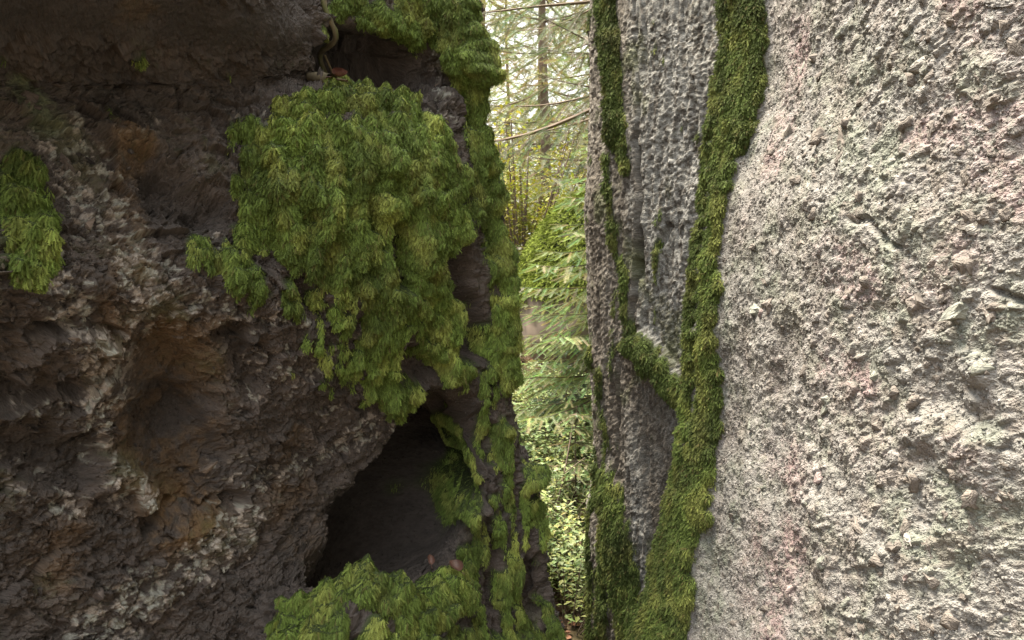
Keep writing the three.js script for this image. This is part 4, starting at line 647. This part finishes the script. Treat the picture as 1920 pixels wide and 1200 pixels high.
// ------------------------------------------------------------------ stones set in the rocks
function lump(seed, detail, rough, squash, soft = true) {
  let g = new THREE.IcosahedronGeometry(1, detail); if (soft) { g.deleteAttribute('normal'); g.deleteAttribute('uv'); g = mergeVertices(g); } const p = g.attributes.position, col = [], uv = [];
  for (let i = 0; i < p.count; i++) {
    const x = p.getX(i), y = p.getY(i), z = p.getZ(i), s = 1 + rough * noise(x * 1.3 + seed * 7.7, y * 1.3, z * 1.3) + rough * 0.5 * noise(x * 3.1, y * 3.1 + seed * 3.3, z * 3.1);
    p.setXYZ(i, x * s, y * s * squash[0], z * s * squash[1]);
    const n = 0.95 + 0.9 * noise(x * 4 + seed, y * 4, z * 4); col.push(n, n, n); uv.push(0.1 * seed + 0.012 * (x + 0.5 * z), 0.07 * seed + 0.012 * (y - 0.5 * z));
  }
  g.setAttribute('color', new THREE.Float32BufferAttribute(col, 3)); g.setAttribute('uv', new THREE.Float32BufferAttribute(uv, 2)); g.computeVertexNormals(); return g;
}
const stoneShapes = [1, 2, 3, 4, 5, 6].map((s) => lump(s, 1, 1.0, [0.75, 0.6 + 0.06 * s], s % 2 === 0));
const shardShapes = [1, 2, 3, 4, 5].map((s) => lump(s + 20, 0, 0.9, [0.5, 0.75], false));
const paint = (c) => new THREE.MeshStandardMaterial({ ...grain, bumpScale: 0.0035, color: color3(c.map((v) => v * 0.98)), vertexColors: true, roughness: 0.92 });
const paleStone = [[0.36, 0.35, 0.33], [0.38, 0.31, 0.305], [0.29, 0.305, 0.27], [0.26, 0.235, 0.215], [0.42, 0.41, 0.39], [0.2, 0.18, 0.165]].map(paint);
const darkStone = [[0.15, 0.12, 0.105], [0.24, 0.19, 0.155], [0.19, 0.125, 0.07], [0.32, 0.29, 0.25], [0.1, 0.085, 0.078]].map(paint);
function paramIndex(rk, c, r) { const near = (a, v) => { let k = 0; for (let i = 0; i < a.length; i++) if (Math.abs(a[i] - v) < Math.abs(a[k] - v)) k = i; return k; }; return near(rk.rs, r) * rk.nc + near(rk.cs, c); }
function frame(rk, i, r) { // a turn with z along the surface normal and a random spin
  const N = rk.g.attributes.normal, n = new THREE.Vector3(N.getX(i), N.getY(i), N.getZ(i));
  return new THREE.Quaternion().setFromUnitVectors(new THREE.Vector3(0, 0, 1), n).multiply(new THREE.Quaternion().setFromAxisAngle(new THREE.Vector3(0, 0, 1), r() * 6.283));
}
function likest(rk, i, mats) { const A = rk.g.attributes.color.array, k = i * 3; let b = null, e = 9; for (const m of mats) { const d = Math.abs(m.color.r - 0.98 * A[k]) + Math.abs(m.color.g - 0.98 * A[k + 1]) + Math.abs(m.color.b - 0.98 * A[k + 2]); if (d < e) { e = d; b = m; } } return b; }
function setStones(rk, group, name, count, seed, shapes, mats, cRange, rRange, size, sink) {
  const r = rng(seed), P = rk.g.attributes.position, N = rk.g.attributes.normal;
  for (let k = 0, tries = 0; k < count && tries < 5000; tries++) {
    const i = paramIndex(rk, mix(cRange[0], cRange[1], r()), mix(rRange[0], rRange[1], r()));
    if (rk.moss[i] > 0.05) continue;
    const s = size[0] + (size[1] - size[0]) * r() ** 2.2, m = part(name, shapes[Math.floor(r() * shapes.length)], likest(rk, i, mats), group);
    m.position.set(P.getX(i) - N.getX(i) * s * sink, P.getY(i) - N.getY(i) * s * sink, P.getZ(i) - N.getZ(i) * s * sink);
    m.quaternion.copy(frame(rk, i, r)); m.scale.set(s * (0.8 + 0.6 * r()), s, s * (0.7 + 0.4 * r())); m.castShadow = m.receiveShadow = true; k++;
  }
}
function crumbs(rk, group, name, seed, density, shape, size, keep) {
  const M = [], K = [], m4 = new THREE.Matrix4(), q = new THREE.Quaternion(), e = new THREE.Euler(), c = new THREE.Color();
  scatter(rk, seed, (m, a) => (m < 0.05 ? density : 0), (x, y, z, nx, ny, nz, m, r, v) => {
    if (!keep(x + group.position.x, y + group.position.y, z + group.position.z)) return;
    const s = size[0] + (size[1] - size[0]) * r() ** 2; q.setFromEuler(e.set(r() * 6, r() * 6, r() * 6));
    M.push(new THREE.Matrix4().compose(new THREE.Vector3(x + nx * s * 0.1, y + ny * s * 0.1, z + nz * s * 0.1), q.clone(), new THREE.Vector3(s * 1.2, s, s * 0.8))); const f = 0.7 + 0.6 * r(), A = rk.g.attributes.color.array; K.push([A[v] * f, A[v + 1] * f, A[v + 2] * f]);
  });
  const im = new THREE.InstancedMesh(shape, new THREE.MeshStandardMaterial({ roughness: 0.9, vertexColors: true, color: stoneMat.color }), M.length); im.name = name; im.userData.kind = 'stuff';
  M.forEach((m, i) => { im.setMatrixAt(i, m); im.setColorAt(i, c.setRGB(...K[i])); }); im.castShadow = im.receiveShadow = true; group.add(im); copies += M.length; tally[name + seed] = M.length;
}
const inSight = (x, y, z) => z < -0.7 && y > 0.1 && y < 2.5;
setStones(paleSurface, paleRock, 'pebble', 260, 31, stoneShapes, paleStone, [6.5, 13.6], [4.8, 17.2], [0.006, 0.019], 0.42);
crumbs(paleSurface, paleRock, 'crumbs', 32, 9000, lump(9, 0, 0.8, [0.7, 0.8]), [0.0012, 0.0042], inSight);
setStones(ledgeSurface, ledgeRock, 'shard', 220, 33, shardShapes, darkStone, [3, 13.5], [8, 20.5], [0.005, 0.02], 0.2);
crumbs(ledgeSurface, ledgeRock, 'crumbs', 34, 5200, lump(12, 0, 0.9, [0.55, 0.8], false), [0.0014, 0.0055], (x, y, z) => inSight(x, y, z) && y < 1.75 + 0.1 * noise(x * 5, y * 5, z * 5) && noise(x * 8, y * 8, z * 8) > -0.15);

// ------------------------------------------------------------------ leaves, a root
function leafGeometry(curl, fold) {
  const g = new THREE.PlaneGeometry(1, 1, 8, 12), p = g.attributes.position;
  for (let i = 0; i < p.count; i++) {
    const t = p.getY(i) + 0.5, w = 0.42 * Math.sin(Math.PI * Math.min(1, t ** 0.85)) ** 0.8 + 0.004, u = p.getX(i) * 2, x = u * w, a = fold * Math.abs(u) * w * 2;
    p.setXYZ(i, x * Math.cos(a), (t - 0.5) * (1 - 0.15 * curl), 0.5 * Math.abs(x) * Math.sin(a) * 2 + curl * 0.35 * (t - 0.5) ** 2 * 2 + 0.02 * Math.cos(t * 40) * Math.abs(u));
  }
  g.computeVertexNormals(); return g;
}
const leafTex = (() => {
  const S = 128, d = new Uint8Array(S * S * 4);
  for (let j = 0; j < S; j++) for (let i = 0; i < S; i++) { const u = Math.abs(i / S - 0.5) * 2, v = j / S, vein = Math.max(smooth(0.06, 0.0, u), 0.6 * smooth(0.25, 0, Math.abs(((v - u * 0.45) * 9) % 1 - 0.5) * 2 - 0.0)), n = fbm(i * 0.06, j * 0.06, 3, 4), k = (j * S + i) * 4; d[k] = 205 + 60 * n + 30 * vein; d[k + 1] = 205 + 70 * n + 40 * vein; d[k + 2] = 205 + 70 * n + 30 * vein; d[k + 3] = 255; }
  const t = new THREE.DataTexture(d, S, S); t.magFilter = THREE.LinearFilter; t.colorSpace = THREE.SRGBColorSpace; t.needsUpdate = true; return t;
})();
function leaf(label, c, r, size, rot, tone, curl, fold, lift) {
  const i = paramIndex(ledgeSurface, c, r), P = ledgeSurface.g.attributes.position, N = ledgeSurface.g.attributes.normal, b = ledgeRock.position;
  const t = thing('fallen_leaf', label, 'leaf', [P.getX(i) + b.x + N.getX(i) * 0.012, P.getY(i) + b.y + lift, P.getZ(i) + b.z + 0.02]);
  const m = new THREE.MeshStandardMaterial({ map: leafTex, color: color3(tone), roughness: 0.45, side: THREE.DoubleSide });
  const bl = part('blade', leafGeometry(curl, fold), m, t); bl.scale.setScalar(size); bl.rotation.set(...rot);
  const st = part('stalk', new THREE.CylinderGeometry(0.0007, 0.001, 0.014, 5), m, t); st.position.set(0, -size * 0.5, 0); st.position.applyEuler(bl.rotation); st.rotation.set(...rot);
  return add(t);
}
leaf('small curled red brown leaf resting on the mossy ledge beside a root', 9.05, 8.92, 0.046, [-0.6, 0.25, -1.2], [0.2, 0.085, 0.065], 1.6, 1.5, 0.024);
leaf('dull brown fallen leaf lying between the moss cushions at the foot of the rock', 11.4, 19.3, 0.045, [-1.0, 0.2, 0.9], [0.17, 0.085, 0.06], 0.8, 0.8, 0.016);
leaf('faded russet leaf caught on the moss above the curled brown one', 11.1, 18.7, 0.03, [-0.6, 0.4, 0.3], [0.24, 0.12, 0.09], 0.9, 1.0, 0.016);
{ // a thin root hanging from the overhang to the ledge
  const b = ledgeRock.position, P = ledgeSurface.g.attributes.position, N = ledgeSurface.g.attributes.normal, pts = [];
  for (const [c, r, out] of [[8.72, 5.0, 0.006], [8.66, 5.7, 0.02], [8.62, 6.3, 0.03], [8.55, 7.0, 0.045], [8.52, 7.7, 0.055], [8.56, 8.2, 0.05], [8.62, 8.75, 0.012]]) { const i = paramIndex(ledgeSurface, c, r); pts.push(new THREE.Vector3(P.getX(i) + N.getX(i) * out, P.getY(i) + N.getY(i) * out * 0.3, P.getZ(i) + N.getZ(i) * out)); }
  const root = thing('hanging_root', 'thin pale root running down beside the hollow to the mossy ledge', 'root', b.toArray());
  const curve = new THREE.CatmullRomCurve3(pts), g = new THREE.TubeGeometry(curve, 60, 1, 8), p = g.attributes.position, cols = [];
  for (let s = 0; s <= 60; s++) { const c = curve.getPointAt(s / 60), rad = 0.0065 + 0.012 * smooth(0.78, 1, s / 60) + 0.0025 * noise(s * 0.5, 1, 2); for (let q = 0; q <= 8; q++) { const i = s * 9 + q, n = 1 + 0.35 * noise(p.getX(i) * 2, p.getY(i) * 2, s * 0.6); p.setXYZ(i, c.x + (p.getX(i) - c.x) * rad * n, c.y + (p.getY(i) - c.y) * rad * n, c.z + (p.getZ(i) - c.z) * rad * n); const f = 0.85 + 0.5 * noise(q * 0.9, s * 0.4, 5), cc = [0.2 * f, 0.165 * f, 0.1 * f]; mix3(cc, [0.12, 0.14, 0.04], smooth(-0.1, 0.3, noise(s * 0.23, q * 0.3, 9)) * (s < 45 ? 0.8 : 0.15)); cols.push(...cc); } }
  g.setAttribute('color', new THREE.Float32BufferAttribute(cols, 3)); g.computeVertexNormals();
  part('root_strand', g, stoneMat, root);
  const g2 = new THREE.TubeGeometry(new THREE.CatmullRomCurve3(pts.slice(3).map((v, i) => v.clone().add(new THREE.Vector3(0.012 + 0.008 * i, 0, 0.004)))), 24, 0.0028, 6);
  g2.setAttribute('color', new THREE.Float32BufferAttribute(new Float32Array(g2.attributes.position.count * 3).fill(0).map((_, i) => [0.22, 0.17, 0.1][i % 3]), 3));
  part('rootlet', g2, stoneMat, root); add(root);
}

// ------------------------------------------------------------------ plants beyond the gap
const needleMat = new THREE.MeshPhysicalMaterial({ roughness: 0.85, transmission: 0.4, thickness: 0, side: THREE.DoubleSide });
const leafMat = new THREE.MeshPhysicalMaterial({ roughness: 0.8, transmission: 0.45, thickness: 0, side: THREE.DoubleSide });
const barkMat = new THREE.MeshStandardMaterial({ color: color3([0.12, 0.09, 0.07]), roughness: 0.95 });
const greyBark = new THREE.MeshStandardMaterial({ color: color3([0.13, 0.1, 0.08]), roughness: 0.95 });
function sprigGeometry(seed, pairs, reach) { // a twig with two ranks of needles
  const r = rng(seed), v = [], n = [];
  const tri = (a, b, c) => v.push(...a, ...b, ...c);
  tri([-0.012, 0, 0], [0.012, 0, 0], [0, 1, 0]);
  for (let k = 0; k < pairs; k++) for (const s of [-1, 1, 0]) {
    const t = 0.04 + 0.94 * (k + 0.4 * r()) / pairs, l = reach * (0.8 + 0.4 * r()) * (1 - 0.3 * t), a = 0.75 + 0.25 * r(), up = s === 0 ? 0.75 : 0.15 + 0.3 * r(), x = s === 0 ? 0.3 * (r() - 0.5) * l : s * l * Math.sin(a), w = 0.016;
    tri([0, t - w, 0], [0, t + w, 0], [x, t + l * Math.cos(a), l * up]);
  }
  const g = new THREE.BufferGeometry(); g.setAttribute('position', new THREE.Float32BufferAttribute(v, 3)); g.computeVertexNormals(); return g;
}
const sprig = sprigGeometry(3, 20, 0.2), roughSprig = sprigGeometry(4, 13, 0.26);
function tubeAlong(pts, r0, r1, radial = 5) {
  const curve = new THREE.CatmullRomCurve3(pts), n = Math.max(4, pts.length * 2), g = new THREE.TubeGeometry(curve, n, 1, radial), p = g.attributes.position;
  for (let s = 0; s <= n; s++) { const c = curve.getPointAt(s / n), rad = mix(r0, r1, s / n); for (let q = 0; q <= radial; q++) { const i = s * (radial + 1) + q; p.setXYZ(i, c.x + (p.getX(i) - c.x) * rad, c.y + (p.getY(i) - c.y) * rad, c.z + (p.getZ(i) - c.z) * rad); } }
  g.computeVertexNormals(); g.deleteAttribute('uv'); return g;
}
function spruce(name, label, group, [x, z], o) {
  const r = rng(o.seed), t = thing(name, label, o.category ?? 'tree', [x, groundY(x, z) - 0.03, z], group), M = [], K = [], limbs = [], V = (a, b, c) => new THREE.Vector3(a, b, c);
  const H = o.height, m4 = new THREE.Matrix4(), X = V(0, 0, 0), Y = V(0, 0, 0), Z = V(0, 0, 0);
  const put = (p, dir, up, s) => {
    Y.copy(dir).normalize(); Z.copy(up).addScaledVector(Y, -up.dot(Y)).normalize(); X.crossVectors(Y, Z);
    m4.set(X.x * s, Y.x * s, Z.x * s, p.x, X.y * s, Y.y * s, Z.y * s, p.y, X.z * s, Y.z * s, Z.z * s, p.z, 0, 0, 0, 1); M.push(m4.clone());
    const f = 0.7 + 0.6 * r(); K.push([mix(o.dark[0], o.light[0], r() ** 1.3) * f, mix(o.dark[1], o.light[1], r() ** 1.3) * f, mix(o.dark[2], o.light[2], r()) * f]);
  };
  const trunkPts = [0, 0.25, 0.5, 0.75, 1].map((k) => V(0.02 * H * (r() - 0.5) * k, H * k, 0.02 * H * (r() - 0.5) * k));
  part('trunk', tubeAlong(trunkPts, o.girth, o.girth * 0.12, 9), barkMat, t);
  for (let h = o.clear * H; h < H * 0.985; h += o.step * (0.7 + 0.6 * r())) {
    const f = h / H, n = o.whorl + Math.floor(r() * 2), a0 = r() * 6.283, L0 = o.reach * Math.max(0.06, (1 - (f - o.clear) / (1 - o.clear)) ** 0.8);
    for (let k = 0; k < n; k++) {
      const a = a0 + k * 6.283 / n + (r() - 0.5) * 0.5, L = L0 * (0.7 + 0.5 * r()), out = V(Math.cos(a), 0, Math.sin(a)), side = V(-Math.sin(a), 0, Math.cos(a)), dr = o.droop * (0.2 + 1.6 * r()) - 0.12 * r(), b = [];
      for (let s = 0; s <= 5; s++) { const u = s / 5; b.push(V(0, h, 0).addScaledVector(out, L * u).add(V(0, -dr * L * (u * 1.2 - 0.75 * u * u), 0)).addScaledVector(side, 0.08 * L * (r() - 0.5) * u)); }
      limbs.push(tubeAlong(b, Math.max(0.004, o.girth * 0.2 * L / o.reach), 0.0015, 4));
      const curve = new THREE.CatmullRomCurve3(b), steps = Math.max(3, Math.round(L / o.gap));
      for (let s = 0; s <= steps; s++) {
        const u = (s + 0.5 * r()) / (steps + 0.5); if (u < o.bare * r() * 2) continue;
        const p = curve.getPointAt(Math.min(1, u)), tan = curve.getTangentAt(Math.min(1, u));
        for (const sd of [-1, 1]) {
          if (r() < o.sparse) continue;
          const bl = (o.lateral * L * (1 - u) + o.sprig * 0.7) * (0.6 + 0.6 * r()), dir = tan.clone().multiplyScalar(0.75).addScaledVector(side, sd * (0.65 + 0.3 * r())).add(V(0, -o.hang * (0.4 + r()), 0)).normalize(), up = V((r() - 0.5) * 0.5, 1, (r() - 0.5) * 0.5);
          const q = p.clone(); const m = Math.max(1, Math.round(bl / (o.sprig * 0.6)));
          for (let w = 0; w < m; w++) {
            put(q, dir, up, o.sprig * (0.75 + 0.5 * r()));
            if (w > 0 || m === 1) { const d2 = dir.clone().applyAxisAngle(up, (r() < 0.5 ? -1 : 1) * (0.6 + 0.4 * r())); put(q, d2, up, o.sprig * (0.5 + 0.4 * r())); }
            q.addScaledVector(dir, o.sprig * 0.6); dir.y -= o.hang * 0.15; dir.normalize();
          }
        }
        put(p, tan, V(0, 1, 0), o.sprig * 0.8);
      }
    }
  }
  part('branches', mergeGeometries(limbs), o.bark ?? barkMat, t, 'stuff');
  const im = new THREE.InstancedMesh(o.rough ? roughSprig : sprig, needleMat, M.length), c = new THREE.Color(); im.name = 'crown'; im.userData.kind = 'stuff';
  M.forEach((m, i) => { im.setMatrixAt(i, m); im.setColorAt(i, c.setRGB(...K[i])); }); t.add(im); copies += M.length;
  return add(t);
}
const young = { dark: [0.13, 0.175, 0.06], light: [0.27, 0.32, 0.12], whorl: 5, droop: 0.3, hang: 0.4, clear: 0.08, step: 0.16, gap: 0.075, sprig: 0.095, lateral: 0.4, bare: 0.05, sparse: 0.05, girth: 0.03, category: 'tree' };
spruce('young_spruce', 'young spruce with pale green layered branches in front of the mossy boulder', undefined, [0.56, -4.95], { ...young, seed: 41, height: 2.15, reach: 0.8, step: 0.13, gap: 0.06, dark: [0.17, 0.23, 0.08], light: [0.32, 0.38, 0.15] });
spruce('young_spruce', 'knee high spruce seedling among the low shrubs', undefined, [0.33, -4.1], { ...young, seed: 42, height: 0.62, reach: 0.26, step: 0.09, girth: 0.008, gap: 0.04, sprig: 0.06 });
spruce('young_spruce', 'small blue green spruce seedling beside a fallen twig', undefined, [0.36, -5.2], { ...young, seed: 43, height: 0.75, reach: 0.32, step: 0.1, girth: 0.009, gap: 0.05, sprig: 0.07, dark: [0.05, 0.09, 0.05], light: [0.12, 0.18, 0.1] });
const old = { dark: [0.08, 0.095, 0.05], light: [0.17, 0.19, 0.08], whorl: 5, droop: 0.55, hang: 0.8, clear: 0.25, step: 0.3, gap: 0.13, sprig: 0.14, lateral: 0.3, bare: 0.25, sparse: 0.35, girth: 0.11, rough: true, bark: greyBark };
spruce('spruce_tree', 'spruce with thin drooping half bare twigs hanging above the gap', undefined, [1.35, -5.7], { ...old, seed: 51, height: 9, reach: 1.9, clear: 0.31, sparse: 0.2, bare: 0.12 });
spruce('spruce_tree', 'grey green spruce standing behind the mossy boulder', undefined, [1.5, -8.6], { ...old, seed: 52, height: 10, reach: 2.3, clear: 0.06, sparse: 0.1, droop: 0.35, hang: 0.5 });
const far = { dark: [0.17, 0.19, 0.06], light: [0.31, 0.32, 0.1], whorl: 5, droop: 0.35, hang: 0.5, clear: 0.06, step: 0.55, gap: 0.28, sprig: 0.34, lateral: 0.3, bare: 0.1, sparse: 0.3, girth: 0.12, rough: true };
const spots = [[-1.6, -11, 9], [0.6, -14.5, 11], [2.6, -12, 10], [-2.6, -14, 12], [1.7, -17, 13], [-0.7, -19, 13], [3.9, -18, 12], [-4.4, -19, 13], [0.9, -24, 14], [-2.3, -25, 14], [3.2, -27, 15], [-6, -27, 14], [6.4, -24, 13], [-0.2, -32, 15], [5, -35, 15], [-4, -36, 15]];
spots.forEach(([x, z, h], i) => spruce('spruce_tree', 'tall pale green spruce in the bright wood beyond the gap', 'spruces in the wood beyond the gap', [x, z], { ...far, seed: 60 + i, height: h, reach: 2.3 + 0.2 * (i % 3) }));

function leafy(seed, n, R, H, leafSize, base, flat, spread = 0.75, pow = 1.5) { // leaves spread through a low bush
  const r = rng(seed), v = [], col = [], stems = [], V = (a, b, c) => new THREE.Vector3(a, b, c), q = new THREE.Quaternion(), e = new THREE.Euler(), p = V(0, 0, 0);
  const ns = Math.min(46, Math.max(5, Math.round(n / 22)));
  for (let k = 0; k < ns; k++) {
    const a = r() * 6.283, d = R * Math.sqrt(r()), h = H * (0.55 + 0.5 * r()) * (1 - 0.35 * d / R), pts = [V(0.25 * d * Math.cos(a), 0, 0.25 * d * Math.sin(a)), V(0.6 * d * Math.cos(a), h * 0.5, 0.6 * d * Math.sin(a)), V(d * Math.cos(a), h, d * Math.sin(a))];
    stems.push(tubeAlong(pts, 0.003 * H / 0.4, 0.0012 * H / 0.4, 4)); const curve = new THREE.CatmullRomCurve3(pts);
    for (let m = 0; m < n / ns; m++) {
      const c = curve.getPointAt(1 - spread * r() ** pow).add(V((r() - 0.5) * 0.3 * R, (r() - 0.5) * 0.2 * H, (r() - 0.5) * 0.3 * R)), s = leafSize * (0.6 + 0.7 * r());
      q.setFromEuler(e.set(-1.57 + (r() - 0.5) * flat, 0, 0)).premultiply(new THREE.Quaternion().setFromAxisAngle(V(0, 1, 0), r() * 6.283)); const f = 0.65 + 0.7 * r(), cc = base.map((x, i) => x * f * (i === 0 ? 0.85 + 0.5 * r() : 1));
      const L = [[0, -0.5, 0], [0.28, -0.05, 0.08], [0, 0.5, -0.04], [-0.28, -0.05, 0.08]].map(([a1, b1, c1]) => p.set(a1 * s, b1 * s, c1 * s).applyQuaternion(q).add(c).toArray());
      v.push(...L[0], ...L[1], ...L[2], ...L[0], ...L[2], ...L[3]); for (let w = 0; w < 6; w++) col.push(...cc);
    }
  }
  const g = new THREE.BufferGeometry(); g.setAttribute('position', new THREE.Float32BufferAttribute(v, 3)); g.setAttribute('color', new THREE.Float32BufferAttribute(col, 3)); g.computeVertexNormals();
  return { leaves: g, stems: mergeGeometries(stems) };
}
const leafColored = leafMat.clone(); leafColored.vertexColors = true;
const bushShapes = [leafy(71, 420, 0.26, 0.36, 0.032, [0.19, 0.27, 0.06], 1.1), leafy(72, 380, 0.22, 0.3, 0.028, [0.22, 0.27, 0.06], 1.2), leafy(73, 460, 0.3, 0.4, 0.036, [0.16, 0.26, 0.08], 1.0)];
{
  const r = rng(77);
  for (let k = 0, tries = 0; k < 90 && tries < 1500; tries++) {
    let z = -3.35 - 5.5 * r() ** 1.5, x = -z * 0.07 + (r() - 0.45) * (0.3 + 0.2 * -z);
    if (Math.hypot(x - 0.85, z + 6.9) < 0.95 || (z > -4.1 && x > 0.42) || (z > -4.4 && x < -0.15)) continue;
    if (k < 5) [x, z] = [[0.22, -3.15], [0.12, -3.35], [0.28, -3.45], [0.06, -3.6], [0.2, -3.7]][k];
    const b = bushShapes[k % 3], t = thing('bilberry_shrub', 'low leafy light green shrub on the forest floor beyond the gap', 'shrub', [x, groundY(x, z) - 0.01, z], 'low shrubs beyond the gap');
    part('stems', b.stems, greyBark, t); part('foliage', b.leaves, leafColored, t); t.rotation.y = r() * 6.283; t.scale.setScalar(0.75 + 0.5 * r()); add(t); k++;
  }
}
{ // a young beech with yellow green leaves
  const b = leafy(81, 6500, 0.85, 1.9, 0.055, [0.27, 0.31, 0.035], 1.6, 0.8, 1), x = 0.1, z = -8.3, y = groundY(x, z);
  const t = thing('beech_sapling', 'bushy young beech with glowing yellow green leaves', 'tree', [x, y - 0.02, z]);
  part('trunk', tubeAlong([[0, 0, 0], [0.03, 0.8, 0], [-0.02, 1.9, 0.02]].map((p) => new THREE.Vector3(...p)), 0.022, 0.01, 7), greyBark, t);
  const bl = part('branches', b.stems, greyBark, t), lv = part('crown', b.leaves, leafColored, t); bl.position.y = lv.position.y = 0.75; add(t);
}
{ // the boulder beyond, capped with moss
  const t = thing('mossy_boulder', 'rounded brown boulder with a bright moss cap behind the young spruce', 'rock', [0.95, groundY(0.95, -6.9) - 0.1, -6.9]);
  const g = new THREE.SphereGeometry(1, 150, 110), p = g.attributes.position, col = [], moss = new Float32Array(p.count);
  for (let i = 0; i < p.count; i++) {
    let x = p.getX(i), y = p.getY(i), z = p.getZ(i); const hx = Math.sign(x) * Math.abs(x) ** 0.8, hz = Math.sign(z) * Math.abs(z) ** 0.8, n = 1 + 0.12 * fbm(x * 1.6, y * 1.6, z * 1.6, 3) + 0.03 * fbm(x * 9, y * 5, z * 9, 3);
    const under = y < -0.2 ? 1 - 0.25 * smooth(-0.2, -0.75, y) : 1;
    p.setXYZ(i, hx * 0.93 * n * under, (y + 0.75) * 1.02 * (1 + 0.16 * x) * n, hz * 0.85 * n * under);
    const m = smooth(-0.05, 0.25, y + 0.25 * fbm(x * 4, y * 4, z * 4, 3)); moss[i] = m;
    const f = 0.85 + 0.8 * fbm(x * 14, y * 5, z * 14, 4), c = [0.19 * f, 0.15 * f, 0.12 * f]; mix3(c, [0.06, 0.08, 0.02], m); col.push(...c);
  }
  g.setAttribute('color', new THREE.Float32BufferAttribute(col, 3)); g.computeVertexNormals(); part('stone', g, stoneMat, t);
  mossOn({ g, nc: 151, nr: 111, moss }, t, 'moss', 85, { perArea: 6000, length: 0.055, hang: 0.5, tint: (x, y, z, r) => { const f = 0.6 + 0.8 * r(); return [0.17 * f, 0.22 * f, 0.03 * f]; } });
  add(t);
}
{ // fallen twigs and litter
  const twig = (label, pts, rad) => { const b = pts[0], t = thing('fallen_twig', label, 'twig', b); part('twig_stem', tubeAlong(pts.map((p) => new THREE.Vector3(p[0] - b[0], p[1] - b[1], p[2] - b[2])), rad, rad * 0.5, 6), greyBark, t); const k = pts[Math.floor(pts.length / 2)]; part('side_twig', tubeAlong([new THREE.Vector3(k[0] - b[0], k[1] - b[1], k[2] - b[2]), new THREE.Vector3(k[0] - b[0] + 0.1, k[1] - b[1] + 0.09, k[2] - b[2] + 0.05)], rad * 0.6, rad * 0.3, 5), greyBark, t); return add(t); };
  twig('pale bare twig leaning through the low shrubs', [[0.19, groundY(0.19, -3.9), -3.9], [0.26, groundY(0.26, -3.95) + 0.28, -3.95], [0.31, groundY(0.3, -4) + 0.5, -4.05]], 0.006);
  twig('long dead twig lying slantwise over the shrubs by the boulder', [[0.06, groundY(0.06, -5.6) + 0.1, -5.6], [0.3, groundY(0.3, -5.7) + 0.32, -5.7], [0.62, groundY(0.6, -5.8) + 0.5, -5.8]], 0.008);
  const r = rng(91), n = 5200, im = new THREE.InstancedMesh(leafGeometry(0.7, 0.6), new THREE.MeshStandardMaterial({ roughness: 0.8, side: THREE.DoubleSide }), n), m4 = new THREE.Matrix4(), q = new THREE.Quaternion(), e = new THREE.Euler(), c = new THREE.Color();
  for (let i = 0; i < n; i++) { const z = -1.2 - 7 * r(), x = (r() - 0.4) * (0.8 + 0.5 * -z), s = 0.02 + 0.03 * r(), f = 0.6 + 0.8 * r(); im.setMatrixAt(i, m4.compose(new THREE.Vector3(x, groundY(x, z) + 0.02 * noise(x * 7, 0, z * 7) + 0.006, z), q.setFromEuler(e.set(-1.57 + (r() - 0.5), 0, r() * 6.283, 'YXZ')), new THREE.Vector3(s, s, s))); im.setColorAt(i, c.setRGB(0.2 * f, 0.1 * f, 0.06 * f)); }
  im.name = 'leaf_litter'; im.userData = { kind: 'stuff', label: 'brown leaf litter scattered over the ground between the rocks', category: 'litter' }; add(im);
}

console.log('rock triangles', triangles, 'copies', copies, JSON.stringify(tally));
renderer.render(scene, camera);
